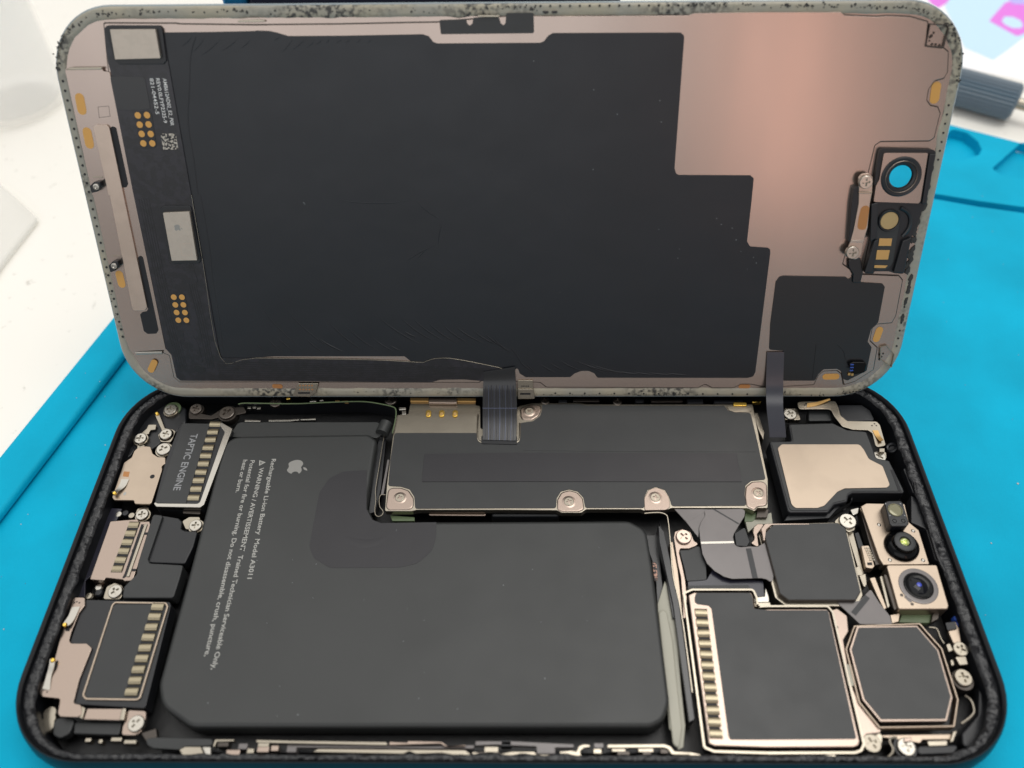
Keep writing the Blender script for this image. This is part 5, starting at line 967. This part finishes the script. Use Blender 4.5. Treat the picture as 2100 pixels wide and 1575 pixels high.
plate("strip_fold", [(58.19,39.05),(60.4,39.04),(60.44,38.6),(58.27,38.61)], 1.61, 1.7, "metal_cream", bst, bev=.04)
plate("strip_fold", [(58.44,30.77),(60.46,30.77),(60.49,30.33),(58.41,30.34)], 1.61, 1.68, "metal_silver", bst, bev=.03)
plate("copper_pad", [(59.09,36.58),(60.48,36.69),(60.59,33.23),(60.49,32.54),(59.06,32.54),(58.99,34.61)], 1.605, 1.63, "copper_pad", bst, r=.7, bev=.01)
for (x, y) in [(58.97,40.61),(58.84,28.67)]:
    screw(x, y, 1.65, 1.1, dp, a=.1, h=.55)
plate("flex_tail", [(58.94,27.13),(60.89,27.44),(61.84,24.69),(61.71,22.81),(60.3,22.81),(60.19,24.37),(59.19,25.67)], .43, .8, "flex_black", dp, r=.4, bev=.15)
# black residue lumps on the right edge
bm = bmesh.new(); random.seed(11)
for (x, y), s in zip([(70.42,39.21),(70.52,37.72),(70.55,36.51),(70.37,35.6),(70.21,34.23),(70.17,32.99),(70.16,31.59),(70.12,30.34),(70.15,29.07),(70.18,27.8),(70.22,26.52),(70.25,25.22),(70.4,40.69),(70.37,41.87)]+[(71.18,23.1),(71.52,21.96),(71.37,20.59),(71.33,19.2),(71.57,15.91)], [1.0]*30):
    for k in range(3):
        q = (x-.4+random.uniform(-.4, .3), y+random.uniform(-.7, .7)); q = (min(q[0], 70.6), q[1]); P = [(q[0]+random.uniform(.15, .4)*math.cos(t), q[1]+random.uniform(.3, .8)*math.sin(t)) for t in (0, .9, 1.8, 2.7, 3.6, 4.5, 5.4)]
        plate_bm(bm, P, .05, random.uniform(.18, .3))
def flakes(path, n, spread, smin, smax):
    P = spline([Vector(p+(0,)) for p in path], 8)
    for i in range(n):
        j = random.randrange(len(P)-1); c = P[j].lerp(P[j+1], random.random())
        x, y = c.x+random.gauss(0, spread), c.y+random.gauss(0, spread); s_ = random.uniform(smin, smax)*(1 if random.random() < .85 else 1.8)
        Q = [(x+s_*random.uniform(.5, 1.2)*math.cos(t), y+s_*random.uniform(.4, 1.1)*math.sin(t)) for t in (0, .8, 1.6, 2.4, 3.2, 4.0, 4.8, 5.6)]
        plate_bm(bm, Q, .02, random.uniform(.14, .2))
flakes([(-71.12,58.55),(-70.68,60.92),(-69.39,63.07),(-67.01,64.83),(-63.59,66.21),(-58.88,66.61),(-55.98,66.68)], 78, 0.21, 0.07, 0.21)
flakes([(-55.96,66.77),(-49.24,66.78),(-39.66,66.75)], 31, 0.19, 0.07, 0.17)
flakes([(-36.51,66.38),(-30.75,66.51),(-25.02,66.56),(-19.29,66.58),(-12.63,66.43),(-6.9,66.79)], 26, 0.22, 0.06, 0.15)
flakes([(-3.1,67.19),(1.02,67.16)]+[(2.15,66.98),(4.62,66.8)], 28, 0.19, 0.08, 0.20)
flakes([(28.22,67.15),(30.47,67.17),(33.12,67.08),(36.88,67.09),(40.02,67.04)], 41, 0.17, 0.07, 0.19)
flakes([(40.02,67.04),(43.79,66.96),(48.5,66.84),(50.56,66.83)], 31, 0.22, 0.08, 0.21)
flakes([(52.05,66.91),(56.95,66.79),(61.68,66.5),(65.64,65.53),(68.48,63.78),(70.14,61.48),(70.95,58.8),(71.48,56.06)], 88, 0.20, 0.07, 0.20)
flakes([(5.23,0.77),(9.89,0.63),(16.88,0.68),(23.86,0.62),(30.83,0.75),(35.48,0.61)], 36, 0.15, 0.06, 0.12)
flakes([(51.37,0.86),(56.72,0.6),(61.32,0.72),(64.67,1.37),(66.84,2.14)], 36, 0.21, 0.07, 0.17)
flakes([(-47.8,1.59),(-40.8,1.2),(-31.4,1.32),(-22.04,1.18),(-12.68,1.17),(-5.67,1.17)], 36, 0.15, 0.06, 0.12)
flakes([(-71.16,25.07),(-71.22,21.85),(-71.18,19.04),(-71.25,16.18)], 13, 0.11, 0.06, 0.11)
o = finish(bm, "adhesive_residue", "residue", dp, bev=.06); o["kind"] = "stuff"

# connectors on the bottom edge
gc = plate("gold_connector", [(-39.5,3.34),(-35.66,3.33),(-36.34,1.39),(-37.62,0.48),(-41.01,0.61),(-40.26,1.92)], .26, .6, "metal_cream", dp, r=.15, bev=.08)
for (x, y) in [(-39.19,2.9),(-38.61,2.9),(-38.07,2.9),(-37.49,2.9),(-36.93,2.9),(-39.29,2.07),(-38.71,2.07),(-38.12,2.07),(-37.54,2.07),(-36.95,2.07)]: plate("pin_hole", circ(x, y, .16, 10), .605, .615, "copper_pad", gc, bev=0)
plate("connector_slot", stad((-39.61,1.34), (-37.62,1.34), .35), .605, .615, "hole_dark", gc, bev=0)
gc = plate("gold_connector", [(1.62,3.94),(4.51,3.93),(4.56,2.39),(4.87,0.06),(1.61,0.01)], .26, .6, "metal_cream", dp, r=.15, bev=.08)
plate("connector_bar", [(1.69,2.24),(4.47,2.23),(4.56,1.72),(1.68,1.67)], .61, .8, "metal_cream", gc, bev=.06)
plate("connector_slot", [(2.08,1.31),(4.05,1.31),(4.05,0.94),(2.08,0.94)], .605, .62, "hole_dark", gc, bev=0)
for (x, y) in [(2.43,2.73),(2.82,2.73),(3.24,2.73),(3.63,2.73)]: plate("pin_hole", circ(x, y, .14, 10), .605, .615, "hole_dark", gc, bev=0)

# ---- ribbon cables joining the display and the body
def W(u, v, h):
    c, s = math.cos(TH), math.sin(TH); x, y, z = u, v*c-h*s, v*s+h*c
    return (x*math.cos(YAW)-y*math.sin(YAW)-.2457, x*math.sin(YAW)+y*math.cos(YAW)+30.0878, z+7.4862)
l0, r0 = (-4.64,5.79), (1.15,6.78); l1, r1 = (-4.78,3.13), (1.31,3.12)
rc = ribbon("ribbon_cable", [W(*l0, .7), W(*l1, 1.0), (-5.12,27.58)+(8.6,), (-5.09,24.48)+(7.0,), (-5.03,21.29)+(6.2,)],
       [W(*r0, .7), W(*r1, 1.0), (1.24,27.56)+(8.6,), (1.23,24.46)+(7.0,), (1.05,21.06)+(6.2,)], .14, "flex_black", None, 8)
rc["label"] = "wide glossy black ribbon cable from the display's bottom edge to the metal board cover"; rc["category"] = "ribbon cable"
for i in range(11):
    t = (i+1)/12
    A_ = [Vector(W(*l1, 1.0)), Vector((-5.12,27.58)+(8.6,)), Vector((-5.09,24.48)+(7.0,)), Vector((-5.03,21.29)+(6.2,))]
    B_ = [Vector(W(*r1, 1.0)), Vector((1.24,27.56)+(8.6,)), Vector((1.23,24.46)+(7.0,)), Vector((1.05,21.06)+(6.2,))]
    P = [a.lerp(b, t)+Vector((0, -.06, .06)) for a, b in zip(A_, B_)]
    tube("conductor", P, .05+.03*((i*7) % 3)/2, "conductor" if i % 2 else "violet_flex", rc, n=5, k=8)
tube("cutout_edge", [p+(5.98,) for p in [(-6.13,27.29),(-6.07,22.44),(-5.67,21.12),(-5.03,20.79)]], .16, "metal_cream", so, n=8)
tube("cutout_edge", [p+(5.98,) for p in [(1.77,25.21),(1.77,22.2),(1.5,21.1),(1.05,20.78)]], .16, "metal_cream", so, n=8)
fold = [a.lerp(b, .0) for a, b in ((Vector((-5.12,26.97)+(8.3,)), Vector((0, 0, 0))), (Vector((1.24,26.95)+(8.3,)), Vector((0, 0, 0))))]
tube("cable_fold", [fold[0], fold[0].lerp(fold[1], .5), fold[1]], .1, "conductor", rc, n=6)
plate("cable_connector", [(-5.33,22.28),(1.23,22.26),(1.32,20.3),(-5.28,20.53)], 5.99, 6.15, "plastic_black", so, r=.2, bev=.05)
l0, r0 = (47.21,9.56), (50.31,9.56); l1, r1 = (47.66,3.17), (50.81,3.17)
rc2 = ribbon("ribbon_cable", [W(*l0, .5), W(*l1, 1.2), (47.31,26.68)+(8.8,), (47.54,23.88)+(7.0,), (47.71,22.13)+(5.6,)],
       [W(*r0, .5), W(*r1, 1.2), (50.35,26.68)+(8.8,), (50.58,23.87)+(7.0,), (50.75,22.12)+(5.6,)], .14, "ribbon_grey", None, 8)
rc2["label"] = "narrow grey-black ribbon cable from the display's sensor film to the earpiece speaker"; rc2["category"] = "ribbon cable"
